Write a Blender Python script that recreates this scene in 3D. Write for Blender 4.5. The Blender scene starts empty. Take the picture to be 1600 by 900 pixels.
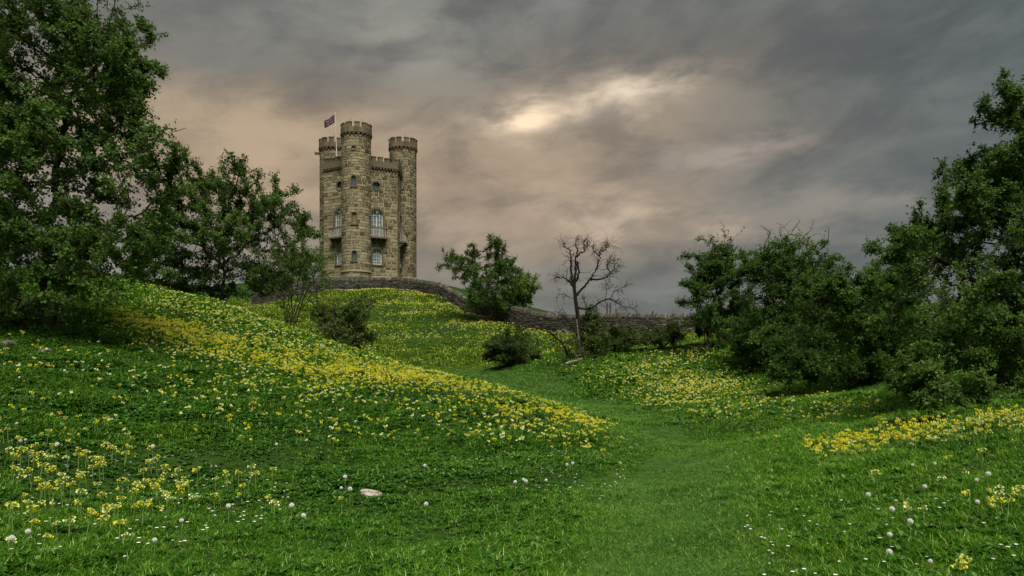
import bpy, math, random
import numpy as np
from mathutils import Vector, Matrix

random.seed(11)
rng = np.random.default_rng(11)
scene = bpy.context.scene
col = scene.collection
R = math.radians

# ------------------------------------------------------------------ camera
F, HY, EYE = 1200.0, 560.0, 1.62          # focal length and horizon row for a 1600 x 900 frame, eye height in metres
cam_d = bpy.data.cameras.new('camera')
cam_d.sensor_width = 36.0
cam_d.lens = 36.0 * F / 1600.0
cam_d.shift_y = (HY - 450.0) / 1600.0
cam_d.clip_start = 0.1
cam_d.clip_end = 20000
cam = bpy.data.objects.new('camera', cam_d)
cam.location = (0, 0, EYE)
cam.rotation_euler = (R(90), 0, 0)
col.objects.link(cam)
scene.camera = cam

# ------------------------------------------------------------------ exposure
vs = scene.view_settings
vs.view_transform = 'Standard'
vs.look = 'None'
vs.gamma = 1.0
vs.use_curve_mapping = False
vs.exposure = 1.9
scene.render.engine = 'CYCLES'
scene.cycles.max_bounces = 4
scene.cycles.diffuse_bounces = 2
scene.cycles.transmission_bounces = 2
scene.cycles.adaptive_threshold = 0.02
scene.cycles.transparent_max_bounces = 8
scene.cycles.use_denoising = True

# ------------------------------------------------------------------ sun (veiled by cloud)
SUN_EL, SUN_AZ = 61.0, 166.0              # azimuth from +Y, clockwise: behind the camera, to the left
sun_d = bpy.data.lights.new('sun', 'SUN')
sun_d.energy = 1.5
sun_d.angle = R(34)
sun_d.color = (1.0, 0.94, 0.84)
sun = bpy.data.objects.new('sun', sun_d)
sdir = Vector((math.sin(R(SUN_AZ)) * math.cos(R(SUN_EL)), math.cos(R(SUN_AZ)) * math.cos(R(SUN_EL)), math.sin(R(SUN_EL))))
sun.rotation_euler = (-sdir).to_track_quat('-Z', 'Y').to_euler()
sun.location = sdir * 200
col.objects.link(sun)

# ------------------------------------------------------------------ node helpers
class NT:
    def __init__(s, tree):
        s.t = tree; s.n = tree.nodes; s.l = tree.links
    def node(s, typ, **kw):
        n = s.n.new(typ)
        for k, v in kw.items(): setattr(n, k, v)
        return n
    def put(s, sock, v):
        if v is None: return
        if isinstance(v, bpy.types.NodeSocket): s.l.new(v, sock)
        elif isinstance(v, (tuple, list)) and sock.type == 'RGBA' and len(v) == 3: sock.default_value = (*v, 1)
        else: sock.default_value = v
    def m(s, op, a, b=None, c=None, clamp=False):
        n = s.node('ShaderNodeMath', operation=op, use_clamp=clamp)
        s.put(n.inputs[0], a); s.put(n.inputs[1], b); s.put(n.inputs[2], c)
        return n.outputs[0]
    def mix(s, f, a, b, blend='MIX'):
        n = s.node('ShaderNodeMix', data_type='RGBA', blend_type=blend)
        s.put(n.inputs[0], f); s.put(n.inputs[6], a); s.put(n.inputs[7], b)
        return n.outputs[2]
    def noise(s, vec, scale, detail=4, rough=0.55, dist=0.0, out=0):
        n = s.node('ShaderNodeTexNoise')
        s.put(n.inputs['Vector'], vec); n.inputs['Scale'].default_value = scale
        n.inputs['Detail'].default_value = detail; n.inputs['Roughness'].default_value = rough
        n.inputs['Distortion'].default_value = dist
        return n.outputs[out]
    def ramp(s, f, stops, interp='LINEAR'):
        n = s.node('ShaderNodeValToRGB'); s.put(n.inputs[0], f)
        cr = n.color_ramp; cr.interpolation = interp
        while len(cr.elements) < len(stops): cr.elements.new(0.5)
        for e, (p, c) in zip(cr.elements, stops):
            e.position = p; e.color = (*c, 1) if len(c) == 3 else c
        return n.outputs[0]
    def smooth(s, x, a, b):
        n = s.node('ShaderNodeMapRange', interpolation_type='SMOOTHSTEP')
        s.put(n.inputs[0], x); n.inputs[1].default_value = a; n.inputs[2].default_value = b
        return n.outputs[0]

# ------------------------------------------------------------------ world: broken overcast over a Nishita sky
world = bpy.data.worlds.new('World')
scene.world = world
world.use_nodes = True
W = NT(world.node_tree)
W.n.clear()
sky = W.node('ShaderNodeTexSky', sky_type='NISHITA')
sky.sun_disc = False
sky.sun_elevation = R(SUN_EL)
sky.sun_rotation = R(SUN_AZ)
tc = W.node('ShaderNodeTexCoord')
sep = W.node('ShaderNodeSeparateXYZ'); W.l.new(tc.outputs['Generated'], sep.inputs[0])
dx, dy, dz = sep.outputs
az0 = W.m('ARCTAN2', dx, dy)
el0 = W.m('ARCSINE', dz)
# cloud-sheet coordinates
den = W.m('ADD', W.m('MAXIMUM', dz, 0.0), 0.27)
cu = W.m('DIVIDE', dx, den); cv = W.m('DIVIDE', dy, den)
cmb = W.node('ShaderNodeCombineXYZ'); W.put(cmb.inputs[0], W.m('MULTIPLY', cu, 0.62)); W.put(cmb.inputs[1], cv)
uv = cmb.outputs[0]
warpn = W.node('ShaderNodeTexNoise'); W.put(warpn.inputs['Vector'], uv)
warpn.inputs['Scale'].default_value = 2.2; warpn.inputs['Detail'].default_value = 5; warpn.inputs['Roughness'].default_value = 0.62
wsep = W.node('ShaderNodeSeparateXYZ'); W.l.new(warpn.outputs['Color'], wsep.inputs[0])
az = W.m('ADD', az0, W.m('MULTIPLY', W.m('SUBTRACT', wsep.outputs[0], 0.5), 0.30))
el = W.m('ADD', el0, W.m('MULTIPLY', W.m('SUBTRACT', wsep.outputs[1], 0.5), 0.13))
def spot(px, py, sa, se, tilt=0.0, a=None, e=None):
    """soft patch of the cloud deck at an azimuth / elevation (radians), tilted like a streak"""
    a = az if a is None else a; e = el if e is None else e
    u, v = (px - 800) / F, (HY - py) / F
    a0 = math.atan2(u, 1.0); e0 = math.asin(v / math.sqrt(1 + u * u + v * v))
    da = W.m('SUBTRACT', a, a0); de = W.m('SUBTRACT', e, e0)
    c, s_ = math.cos(tilt), math.sin(tilt)
    p = W.m('ADD', W.m('MULTIPLY', da, c), W.m('MULTIPLY', de, s_))
    q = W.m('SUBTRACT', W.m('MULTIPLY', de, c), W.m('MULTIPLY', da, s_))
    r2 = W.m('ADD', W.m('POWER', W.m('DIVIDE', W.m('ABSOLUTE', p), sa), 2.0), W.m('POWER', W.m('DIVIDE', W.m('ABSOLUTE', q), se), 2.0))
    return W.m('EXPONENT', W.m('MULTIPLY', r2, -1.0))
n1 = W.noise(uv, 1.25, 5, 0.52, 0.4)
n2 = W.noise(uv, 4.2, 5, 0.58, 0.35)
cma = W.node('ShaderNodeCombineXYZ'); W.put(cma.inputs[0], W.m('MULTIPLY', az0, 1.0)); W.put(cma.inputs[1], W.m('ADD', W.m('MULTIPLY', el0, 2.1), W.m('MULTIPLY', az0, -0.25)))
n3 = W.noise(cma.outputs[0], 5.5, 5, 0.55, 0.5)
n4 = W.noise(cma.outputs[0], 13.0, 4, 0.6, 0.4)
fb = W.m('ADD', W.m('MULTIPLY', n1, 0.25), W.m('ADD', W.m('MULTIPLY', n2, 0.12), W.m('ADD', W.m('MULTIPLY', n3, 0.45), W.m('MULTIPLY', n4, 0.18))))
ragged = W.m('ADD', 0.30, W.m('MULTIPLY', W.smooth(W.m('ADD', W.m('MULTIPLY', n3, 0.5), W.m('MULTIPLY', n4, 0.5)), 0.38, 0.58), 0.85))
mottle = W.m('ADD', 0.60, W.m('MULTIPLY', W.smooth(fb, 0.36, 0.64), 0.74))
warm = W.m('ADD', W.m('MULTIPLY', spot(600, 310, 0.36, 0.13), 0.55), W.m('ADD', W.m('MULTIPLY', spot(930, 290, 0.20, 0.11), 0.50), W.m('MULTIPLY', spot(385, 215, 0.20, 0.075), 1.0)), clamp=True)
cool = W.smooth(az0, 0.10, 0.62)
base = W.mix(W.m('MULTIPLY', warm, 0.92), (0.130, 0.132, 0.122), (0.290, 0.210, 0.140))
base = W.mix(W.m('MULTIPLY', cool, 0.55), base, (0.056, 0.078, 0.079))
lowband = W.smooth(el0, 0.16, 0.05)
base = W.mix(W.m('MULTIPLY', lowband, W.m('ADD', 0.45, W.m('MULTIPLY', W.smooth(az0, -0.05, 0.15), 0.50))), base, (0.108, 0.114, 0.106))

cl = W.mix(1.0, base, mottle, 'MULTIPLY')
def add(c, f, k, colr):
    f = W.m('MULTIPLY', f, k)
    if max(colr) > 0.18: f = W.m('MULTIPLY', f, ragged)
    return W.mix(W.m('MINIMUM', f, 1.0), c, colr)
darkc = (0.075, 0.076, 0.072)
cl = add(cl, spot(470, 120, 0.26, 0.05, -0.06), 0.62, darkc)
cl = add(cl, spot(1070, 85, 0.20, 0.065, 0.05), 0.75, darkc)
cl = add(cl, spot(1010, 275, 0.10, 0.022, 0.04), 0.42, (0.11, 0.092, 0.078))
cl = add(cl, spot(1220, 215, 0.18, 0.030, -0.03), 0.35, (0.085, 0.084, 0.080))
cl = add(cl, spot(640, 70, 0.10, 0.042, -0.4), 0.60, (0.225, 0.215, 0.185))
cl = add(cl, spot(600, 115, 0.07, 0.018, 0.1), 0.40, (0.20, 0.19, 0.16))
cl = add(cl, spot(1180, 345, 0.14, 0.03, 0.1), 0.40, (0.19, 0.165, 0.135))
cl = add(cl, spot(330, 60, 0.10, 0.03, 0.2), 0.45, (0.165, 0.165, 0.15))
cl = add(cl, spot(385, 200, 0.17, 0.05, 0.0, az0, el0), 0.60, (0.325, 0.255, 0.170))
cl = add(cl, spot(640, 20, 0.06, 0.02, 0.0), 0.40, (0.25, 0.235, 0.20))
cl = add(cl, spot(900, 190, 0.19, 0.065, 0.15), 0.55, (0.265, 0.208, 0.150))
cl = add(cl, spot(920, 178, 0.105, 0.030, 0.22), 0.62, (0.40, 0.32, 0.235))
cl = add(cl, spot(838, 200, 0.040, 0.024, 0.25), 1.0, (0.72, 0.56, 0.39))
cl = add(cl, spot(975, 160, 0.060, 0.017, 0.15), 0.75, (0.60, 0.50, 0.38))
cl = add(cl, spot(985, 345, 0.11, 0.030, -0.18), 1.2, (0.36, 0.285, 0.21))
cl = add(cl, spot(1110, 252, 0.09, 0.016, 0.10), 0.95, (0.24, 0.205, 0.17))
cl = add(cl, spot(1340, 302, 0.11, 0.016, 0.0), 0.70, (0.20, 0.18, 0.155))
skyc = W.mix(1.0, sky.outputs[0], (0.055, 0.055, 0.055), 'MULTIPLY')
cover = W.m('ADD', 0.93, W.m('MULTIPLY', W.smooth(fb, 0.35, 0.6), 0.06), clamp=True)
final = W.mix(cover, skyc, cl)
bg = W.node('ShaderNodeBackground'); W.put(bg.inputs[0], final); bg.inputs[1].default_value = 0.41
wo = W.node('ShaderNodeOutputWorld'); W.l.new(bg.outputs[0], wo.inputs[0])

# ------------------------------------------------------------------ materials
MAT = {}
def new_mat(name):
    m = bpy.data.materials.new(name); m.use_nodes = True
    t = NT(m.node_tree); t.n.clear()
    out = t.node('ShaderNodeOutputMaterial')
    MAT[name] = m
    return t, out
def principled(t, out, colr, rough=0.8, spec=0.3, bump=None, bump_d=0.02, metallic=0.0, bs=1.0):
    p = t.node('ShaderNodeBsdfPrincipled')
    t.put(p.inputs['Base Color'], colr); t.put(p.inputs['Roughness'], rough)
    p.inputs['Specular IOR Level'].default_value = spec
    t.put(p.inputs['Metallic'], metallic)
    if bump is not None:
        b = t.node('ShaderNodeBump'); b.inputs['Distance'].default_value = bump_d; b.inputs['Strength'].default_value = bs
        t.put(b.inputs['Height'], bump); t.l.new(b.outputs[0], p.inputs['Normal'])
    t.l.new(p.outputs[0], out.inputs[0])
    return p
def attr(t, name, typ='GEOMETRY'):
    a = t.node('ShaderNodeAttribute'); a.attribute_name = name; a.attribute_type = typ
    return a
def pos(t):
    g = t.node('ShaderNodeNewGeometry'); return g.outputs['Position']

def leaf_mat(name, stops, trans=0.35, rough=0.55):
    t, out = new_mat(name)
    a = attr(t, 'tint').outputs['Fac']
    c = t.ramp(a, stops)
    n = t.noise(pos(t), 1.1, 2)
    c = t.mix(t.m('MULTIPLY', t.smooth(n, 0.35, 0.7), 0.35), c, (stops[-1][1][0] * 1.1, stops[-1][1][1], stops[-1][1][2] * 0.8))
    p = t.node('ShaderNodeBsdfPrincipled'); t.put(p.inputs['Base Color'], c)
    p.inputs['Roughness'].default_value = rough; p.inputs['Specular IOR Level'].default_value = 0.12
    tr = t.node('ShaderNodeBsdfTranslucent'); t.put(tr.inputs[0], t.mix(0.5, c, (0.10, 0.16, 0.03)))
    mx = t.node('ShaderNodeMixShader'); mx.inputs[0].default_value = trans
    t.l.new(p.outputs[0], mx.inputs[1]); t.l.new(tr.outputs[0], mx.inputs[2]); t.l.new(mx.outputs[0], out.inputs[0])
leaf_mat('hawthorn_leaf', [(0, (0.026, 0.068, 0.012)), (0.5, (0.062, 0.140, 0.024)), (1, (0.150, 0.245, 0.055))], 0.42)
leaf_mat('dark_leaf', [(0, (0.020, 0.058, 0.010)), (0.55, (0.050, 0.122, 0.018)), (1, (0.120, 0.215, 0.042))], 0.42)
leaf_mat('light_leaf', [(0, (0.060, 0.110, 0.015)), (0.6, (0.12, 0.20, 0.030)), (1, (0.19, 0.27, 0.055))])
leaf_mat('bramble_leaf', [(0, (0.024, 0.046, 0.012)), (0.6, (0.050, 0.088, 0.022)), (1, (0.105, 0.145, 0.040))])

t, out = new_mat('bark')
n = t.noise(pos(t), 9, 6, 0.65)
principled(t, out, t.ramp(n, [(0.3, (0.022, 0.018, 0.013)), (0.6, (0.055, 0.046, 0.034)), (0.8, (0.10, 0.09, 0.068))]), 0.9, 0.15, n, 0.03)
t, out = new_mat('dead_bark')
n = t.noise(pos(t), 7, 6, 0.65)
principled(t, out, t.ramp(n, [(0.35, (0.009, 0.008, 0.006)), (0.58, (0.020, 0.017, 0.013)), (0.82, (0.075, 0.066, 0.052))]), 0.9, 0.15, n, 0.03)
t, out = new_mat('pale_wood')
n = t.noise(pos(t), 14, 6, 0.7)
principled(t, out, t.ramp(n, [(0.3, (0.07, 0.06, 0.045)), (0.55, (0.22, 0.19, 0.145)), (0.75, (0.38, 0.34, 0.27))]), 0.85, 0.2, n, 0.02)
t, out = new_mat('post_wood')
n = t.noise(pos(t), 12, 5, 0.6)
principled(t, out, t.ramp(n, [(0.3, (0.03, 0.025, 0.02)), (0.7, (0.10, 0.085, 0.065))]), 0.9, 0.15, n, 0.01)

def grass_mat(name, c0, c1, c2, dry):
    t, out = new_mat(name)
    oi = t.node('ShaderNodeObjectInfo')
    big = t.noise(pos(t), 0.35, 4, 0.6)
    med = t.noise(pos(t), 2.3, 3, 0.6)
    f = t.m('ADD', t.m('MULTIPLY', oi.outputs['Random'], 0.45), t.m('ADD', t.m('MULTIPLY', big, 0.35), t.m('MULTIPLY', med, 0.30)))
    c = t.ramp(f, [(0.25, c0), (0.55, c1), (0.85, c2)])
    a = attr(t, 'tint').outputs['Fac']
    c = t.mix(t.m('MULTIPLY', t.smooth(a, 0.84, 1.0), 0.85), c, dry)
    c = t.mix(1.0, c, t.m('ADD', 0.50, t.m('MULTIPLY', a, 1.0)), 'MULTIPLY')
    p = t.node('ShaderNodeBsdfPrincipled'); t.put(p.inputs['Base Color'], c)
    p.inputs['Roughness'].default_value = 0.6; p.inputs['Specular IOR Level'].default_value = 0.12
    tr = t.node('ShaderNodeBsdfTranslucent'); t.put(tr.inputs[0], c)
    mx = t.node('ShaderNodeMixShader'); mx.inputs[0].default_value = 0.35
    t.l.new(p.outputs[0], mx.inputs[1]); t.l.new(tr.outputs[0], mx.inputs[2]); t.l.new(mx.outputs[0], out.inputs[0])
grass_mat('meadow_blade', (0.018, 0.084, 0.003), (0.060, 0.188, 0.007), (0.155, 0.300, 0.020), (0.48, 0.56, 0.20))
grass_mat('path_blade', (0.040, 0.125, 0.012), (0.084, 0.208, 0.024), (0.155, 0.285, 0.048), (0.30, 0.40, 0.15))
grass_mat('herb_leaf', (0.010, 0.048, 0.004), (0.030, 0.108, 0.009), (0.085, 0.200, 0.030), (0.32, 0.44, 0.15))  # weed green, deepened so the weedy left slope reads as shaded
grass_mat('hill_blade', (0.070, 0.150, 0.008), (0.120, 0.220, 0.014), (0.200, 0.290, 0.028), (0.38, 0.40, 0.07))

t, out = new_mat('turf')
n = t.noise(pos(t), 5, 6, 0.65); n2_ = t.noise(pos(t), 0.4, 4)
c = t.ramp(n, [(0.3, (0.008, 0.022, 0.003)), (0.55, (0.018, 0.048, 0.006)), (0.75, (0.034, 0.070, 0.010))])
c = t.mix(t.m('MULTIPLY', t.smooth(n2_, 0.45, 0.65), 0.3), c, (0.040, 0.070, 0.010))
principled(t, out, c, 0.95, 0.1, n, 0.08)
t, out = new_mat('worn_turf')
n = t.noise(pos(t), 6, 6, 0.65)
principled(t, out, t.ramp(n, [(0.3, (0.020, 0.048, 0.008)), (0.6, (0.042, 0.092, 0.016)), (0.8, (0.065, 0.115, 0.026))]), 0.95, 0.1, n, 0.05)

def stone_mat(name, stops, fine=9.0, bump=0.02, lich=(0.30, 0.29, 0.20), lk=0.35):
    t, out = new_mat(name)
    a = attr(t, 'tint').outputs['Fac']
    g = pos(t)
    n = t.noise(g, fine, 6, 0.65); big = t.noise(g, 0.55, 4, 0.6)
    f = t.m('ADD', t.m('MULTIPLY', a, 0.78), t.m('MULTIPLY', n, 0.22))
    c = t.ramp(f, stops)
    c = t.mix(t.m('MULTIPLY', t.smooth(big, 0.50, 0.70), lk), c, lich)
    c = t.mix(1.0, c, t.m('ADD', 0.70, t.m('MULTIPLY', n, 0.6)), 'MULTIPLY')
    principled(t, out, c, 0.92, 0.15, n, bump)
stone_mat('tower_stone', [(0.06, (0.052, 0.040, 0.022)), (0.30, (0.140, 0.114, 0.066)), (0.60, (0.250, 0.212, 0.130)), (0.85, (0.345, 0.302, 0.200)), (1.0, (0.41, 0.37, 0.265))], lich=(0.29, 0.255, 0.165))
stone_mat('battlement_stone', [(0.1, (0.075, 0.060, 0.040)), (0.5, (0.145, 0.120, 0.078)), (0.9, (0.24, 0.205, 0.14))], lich=(0.10, 0.095, 0.06))
stone_mat('mortar', [(0.1, (0.33, 0.285, 0.185)), (0.9, (0.41, 0.36, 0.25))], lich=(0.30, 0.26, 0.16))
stone_mat('trim_stone', [(0.1, (0.13, 0.10, 0.055)), (0.9, (0.26, 0.21, 0.125))], lich=(0.14, 0.12, 0.075))
stone_mat('wall_stone', [(0.05, (0.024, 0.022, 0.018)), (0.4, (0.066, 0.060, 0.049)), (0.75, (0.125, 0.114, 0.092)), (1, (0.25, 0.235, 0.20))], 14, 0.02, (0.085, 0.085, 0.055), 0.5)
stone_mat('limestone', [(0.05, (0.20, 0.175, 0.13)), (0.9, (0.50, 0.46, 0.38))], 22, 0.03, (0.14, 0.13, 0.08), 0.45)

def plain(name, c, rough=0.6, spec=0.3, metallic=0.0, var=0.15, sc=8):
    t, out = new_mat(name)
    n = t.noise(pos(t), sc, 4)
    cc = t.mix(1.0, c, t.m('ADD', 1 - var, t.m('MULTIPLY', n, 2 * var)), 'MULTIPLY')
    principled(t, out, cc, rough, spec, metallic=metallic)
plain('white_paint', (0.62, 0.64, 0.60), 0.5)
plain('pole_paint', (0.55, 0.50, 0.46), 0.45)
plain('iron', (0.035, 0.033, 0.03), 0.6, metallic=0.3)
plain('lead', (0.06, 0.06, 0.058), 0.7)
plain('seed_fluff', (0.76, 0.78, 0.73), 0.9, 0.1, var=0.08, sc=60)
plain('receptacle', (0.10, 0.085, 0.04), 0.9)
plain('daisy_white', (0.74, 0.75, 0.70), 0.8, 0.1)
plain('soil', (0.035, 0.025, 0.016), 0.95, 0.1, var=0.4)
t, out = new_mat('window_glass')
n = t.noise(pos(t), 1.7, 3)
p = principled(t, out, t.ramp(n, [(0.3, (0.10, 0.145, 0.155)), (0.7, (0.20, 0.25, 0.255))]), 0.12, 0.8)
t, out = new_mat('dark_glass')
principled(t, out, (0.075, 0.10, 0.11), 0.15, 0.6)
stone_mat('baluster_stone', [(0.1, (0.22, 0.20, 0.165)), (0.9, (0.36, 0.335, 0.28))], lich=(0.2, 0.19, 0.15))
t, out = new_mat('cowslip_yellow')
oi = t.node('ShaderNodeObjectInfo')
c = t.ramp(oi.outputs['Random'], [(0.0, (0.64, 0.61, 0.012)), (0.6, (0.72, 0.70, 0.03)), (1, (0.74, 0.73, 0.16))])
p = t.node('ShaderNodeBsdfPrincipled'); t.put(p.inputs['Base Color'], c); p.inputs['Roughness'].default_value = 0.7; p.inputs['Specular IOR Level'].default_value = 0.15
tr = t.node('ShaderNodeBsdfTranslucent'); t.put(tr.inputs[0], c)
mx = t.node('ShaderNodeMixShader'); mx.inputs[0].default_value = 0.3
t.l.new(p.outputs[0], mx.inputs[1]); t.l.new(tr.outputs[0], mx.inputs[2]); t.l.new(mx.outputs[0], out.inputs[0])
plain('cowslip_pale', (0.66, 0.68, 0.28), 0.7, 0.15)
plain('calyx_green', (0.30, 0.38, 0.12), 0.7, 0.15)
plain('stem_green', (0.17, 0.27, 0.075), 0.7, 0.15)

# flag print: crosses laid out in the cloth's own UV
t, out = new_mat('flag_cloth')
uvn = t.node('ShaderNodeUVMap'); sp = t.node('ShaderNodeSeparateXYZ'); t.l.new(uvn.outputs[0], sp.inputs[0])
u_ = t.m('SUBTRACT', t.m('MULTIPLY', sp.outputs[0], 2.0), 1.0); v_ = t.m('SUBTRACT', sp.outputs[1], 0.5)
au, av = t.m('ABSOLUTE', u_), t.m('ABSOLUTE', v_)
d1 = t.m('ABSOLUTE', t.m('SUBTRACT', t.m('MULTIPLY', av, 2.0), au))
saltw = t.m('LESS_THAN', d1, 0.22); saltr = t.m('LESS_THAN', d1, 0.075)
cw = t.m('MAXIMUM', t.m('LESS_THAN', au, 0.17), t.m('LESS_THAN', av, 0.17))
crd = t.m('MAXIMUM', t.m('LESS_THAN', au, 0.10), t.m('LESS_THAN', av, 0.10))
c = t.mix(saltw, (0.012, 0.018, 0.075), (0.16, 0.14, 0.15))
c = t.mix(saltr, c, (0.11, 0.014, 0.02))
c = t.mix(cw, c, (0.16, 0.14, 0.15)); c = t.mix(crd, c, (0.11, 0.014, 0.02))
principled(t, out, c, 0.85, 0.1)

# ------------------------------------------------------------------ mesh helpers
def mesh_np(name, verts, faces, mats, midx=None, tint=None, smooth=False):
    """faces: list of (n,k) int arrays. tint: per-face floats"""
    verts = np.asarray(verts, dtype=np.float32).reshape(-1, 3)
    if not isinstance(faces, list): faces = [faces]
    faces = [np.asarray(f, dtype=np.int32) for f in faces if len(f)]
    me = bpy.data.meshes.new(name)
    me.vertices.add(len(verts)); me.vertices.foreach_set('co', verts.ravel())
    loops = np.concatenate([f.ravel() for f in faces])
    tot = np.concatenate([np.full(len(f), f.shape[1], dtype=np.int32) for f in faces])
    start = np.concatenate([[0], np.cumsum(tot)[:-1]]).astype(np.int32)
    me.loops.add(len(loops)); me.loops.foreach_set('vertex_index', loops)
    me.polygons.add(len(tot)); me.polygons.foreach_set('loop_start', start)
    for m_ in (mats if isinstance(mats, (list, tuple)) else [mats]): me.materials.append(MAT[m_])
    if midx is not None: me.polygons.foreach_set('material_index', np.asarray(midx, dtype=np.int32))
    me.polygons.foreach_set('use_smooth', np.full(len(tot), smooth, dtype=bool))
    me.update(calc_edges=True)
    if tint is not None:
        a = me.attributes.new('tint', 'FLOAT', 'FACE'); a.data.foreach_set('value', np.asarray(tint, dtype=np.float32))
    return me
def obj(name, me, parent=None, loc=None, link=True):
    o = bpy.data.objects.new(name, me)
    if link: col.objects.link(o)
    if parent is not None: o.parent = parent
    if loc is not None: o.location = loc
    return o
def tag(o, label=None, cat=None, group=None, kind=None):
    if label: o['label'] = label
    if cat: o['category'] = cat
    if group: o['group'] = group
    if kind: o['kind'] = kind
    return o
def empty(name, loc=(0, 0, 0), rz=0.0):
    o = bpy.data.objects.new(name, None); col.objects.link(o)
    o.location = loc; o.rotation_euler = (0, 0, rz); o.empty_display_size = 0.2
    return o
class MB:
    """collects polygons with tint and material index"""
    def __init__(s): s.v = []; s.f = {}; s.ti = {}; s.mi = {}
    def add(s, verts, faces, tint=0.5, mi=0):
        b = len(s.v); s.v.extend([tuple(map(float, p)) for p in verts])
        for f in faces:
            k = len(f); s.f.setdefault(k, []).append([b + i for i in f]); s.ti.setdefault(k, []).append(tint); s.mi.setdefault(k, []).append(mi)
    def box(s, lo, hi, tint=0.5, mi=0, mp=None):
        (x0, y0, z0), (x1, y1, z1) = lo, hi
        vs_ = [(x0, y0, z0), (x1, y0, z0), (x1, y1, z0), (x0, y1, z0), (x0, y0, z1), (x1, y0, z1), (x1, y1, z1), (x0, y1, z1)]
        if mp: vs_ = [mp(*p) for p in vs_]
        s.add(vs_, [(0, 3, 2, 1), (4, 5, 6, 7), (0, 1, 5, 4), (1, 2, 6, 5), (2, 3, 7, 6), (3, 0, 4, 7)], tint, mi)
    def tube(s, pts, rad, n=6, tint=0.5, mi=0, cap=True):
        pts = [np.array(p, float) for p in pts]
        rad = rad if hasattr(rad, '__len__') else [rad] * len(pts)
        rings = []
        for i, p in enumerate(pts):
            d = pts[min(i + 1, len(pts) - 1)] - pts[max(i - 1, 0)]
            d = d / (np.linalg.norm(d) + 1e-9)
            a = np.cross(d, (0, 0, 1.0) if abs(d[2]) < 0.9 else (1.0, 0, 0)); a /= np.linalg.norm(a); b = np.cross(d, a)
            rings.append([p + rad[i] * (math.cos(2 * math.pi * k / n) * a + math.sin(2 * math.pi * k / n) * b) for k in range(n)])
        fs = []
        for i in range(len(pts) - 1):
            for k in range(n):
                fs.append((i * n + k, i * n + (k + 1) % n, (i + 1) * n + (k + 1) % n, (i + 1) * n + k))
        s.add([q for r in rings for q in r], fs, tint, mi)
        if cap:
            s.add(rings[-1], [tuple(range(n))], tint, mi); s.add(rings[0], [tuple(range(n - 1, -1, -1))], tint, mi)
    def mesh(s, name, mats, smooth=False):
        ks = sorted(s.f)
        return mesh_np(name, s.v, [np.array(s.f[k]) for k in ks], mats, np.concatenate([s.mi[k] for k in ks]), np.concatenate([s.ti[k] for k in ks]), smooth)

def vnoise(p, seed, freq):
    """smooth pseudo-noise in about [-1,1] for (n,d) points"""
    r = np.random.default_rng(seed); p = np.asarray(p, float); o = np.zeros(len(p))
    for k in range(9):
        w = r.normal(size=p.shape[1]) * freq
        o += np.sin(p @ w + r.uniform(0, 6.28))
    return o / 3.0

def at(px, py, d): return np.array([(px - 800) / F * d, d, EYE + (HY - py) / F * d])

# ------------------------------------------------------------------ terrain
CP = [at(*q) for q in [
    (800, 893, 5.75), (400, 893, 5.3), (0, 893, 4.9), (1200, 893, 5.6), (1600, 893, 4.9),
    (0, 780, 6.6), (0, 700, 8.3), (0, 620, 11), (0, 540, 15), (60, 505, 18), (150, 480, 22), (230, 442, 30),
    (200, 780, 7.4), (200, 700, 9.3), (200, 620, 12.5), (200, 550, 17),
    (400, 780, 7.9), (400, 700, 10), (400, 620, 14), (400, 560, 19), (430, 508, 26), (330, 470, 28),
    (600, 780, 8.2), (600, 700, 11), (600, 620, 16), (570, 556, 22), (500, 532, 24),
    (800, 780, 8.5), (800, 700, 12), (850, 637, 16.5), (700, 592, 19), (1000, 690, 13.5), (930, 664, 14.8),
    (1000, 800, 8), (1060, 722, 12), (1045, 690, 15.5), (965, 655, 20), (880, 625, 26), (800, 592, 33), (740, 582, 37),
    (680, 570, 41), (600, 540, 45), (560, 500, 52), (540, 456, 62), (500, 456, 61), (460, 470, 58), (400, 480, 60),
    (640, 458, 61), (700, 472, 57), (700, 520, 48), (780, 500, 51), (850, 520, 47), (850, 550, 41), (960, 522, 44),
    (1060, 525, 42), (1000, 545, 37), (905, 557, 32), (800, 568, 36), (1080, 560, 31), (960, 600, 27), (1000, 570, 31),
    (1200, 590, 26), (1150, 640, 19.5), (1300, 610, 21), (1300, 650, 16.5), (1420, 640, 15), (1500, 635, 13),
    (1600, 662, 9.5), (1300, 720, 10.3), (1450, 700, 9.5), (1600, 760, 6.8), (1200, 700, 12.2), (1150, 780, 8.3)]]
CP += [np.array(q, float) for q in [
    (0, 0, 0), (-3, -6, .4), (3, -6, .1), (-6, 0, .9), (6, 0, .6), (-2.5, 27, .35), (-5, 31, .7), (-9, 36, 1.5), (-14, 40, 2.9),
    (12, 30, 2.6), (18, 25, 3.0), (20, 40, 4.2), (12, 45, 3.4), (25, 15, 3.5), (-18, 88, 10.9), (-27, 95, 10.9), (-9, 95, 10.8),
    (-18, 95, 11.0), (-18, 104, 10.6), (8, 95, 6.5), (20, 95, 4.5), (-45, 90, 8), (-40, 60, 6.2), (-30, 40, 5.5), (-25, 25, 4.2),
    (-18, 16, 3.0), (-15, 5, 2), (15, 5, 2.2), (40, 60, 4), (40, 30, 4.5), (-60, 30, 5), (0, -25, 0), (-20, 122, 8), (20, 70, 4.4), (-7, 75, 6.8), (-18, 76, 8.8), (-30, 76, 8.6), (0, 60, 3.2), (3.5, 60, 3.0), (-4, 65, 4.9), (8, 60, 3.0), (14, 60, 3.0), (0.5, 55.5, 3.4), (-2.2, 60, 4.5), (-6.5, 66, 5.7), (-7, 70, 5.9)]]
CP = np.array(CP)
def tps_k(d2): return 0.5 * d2 * np.log(d2 + 1e-9)
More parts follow.
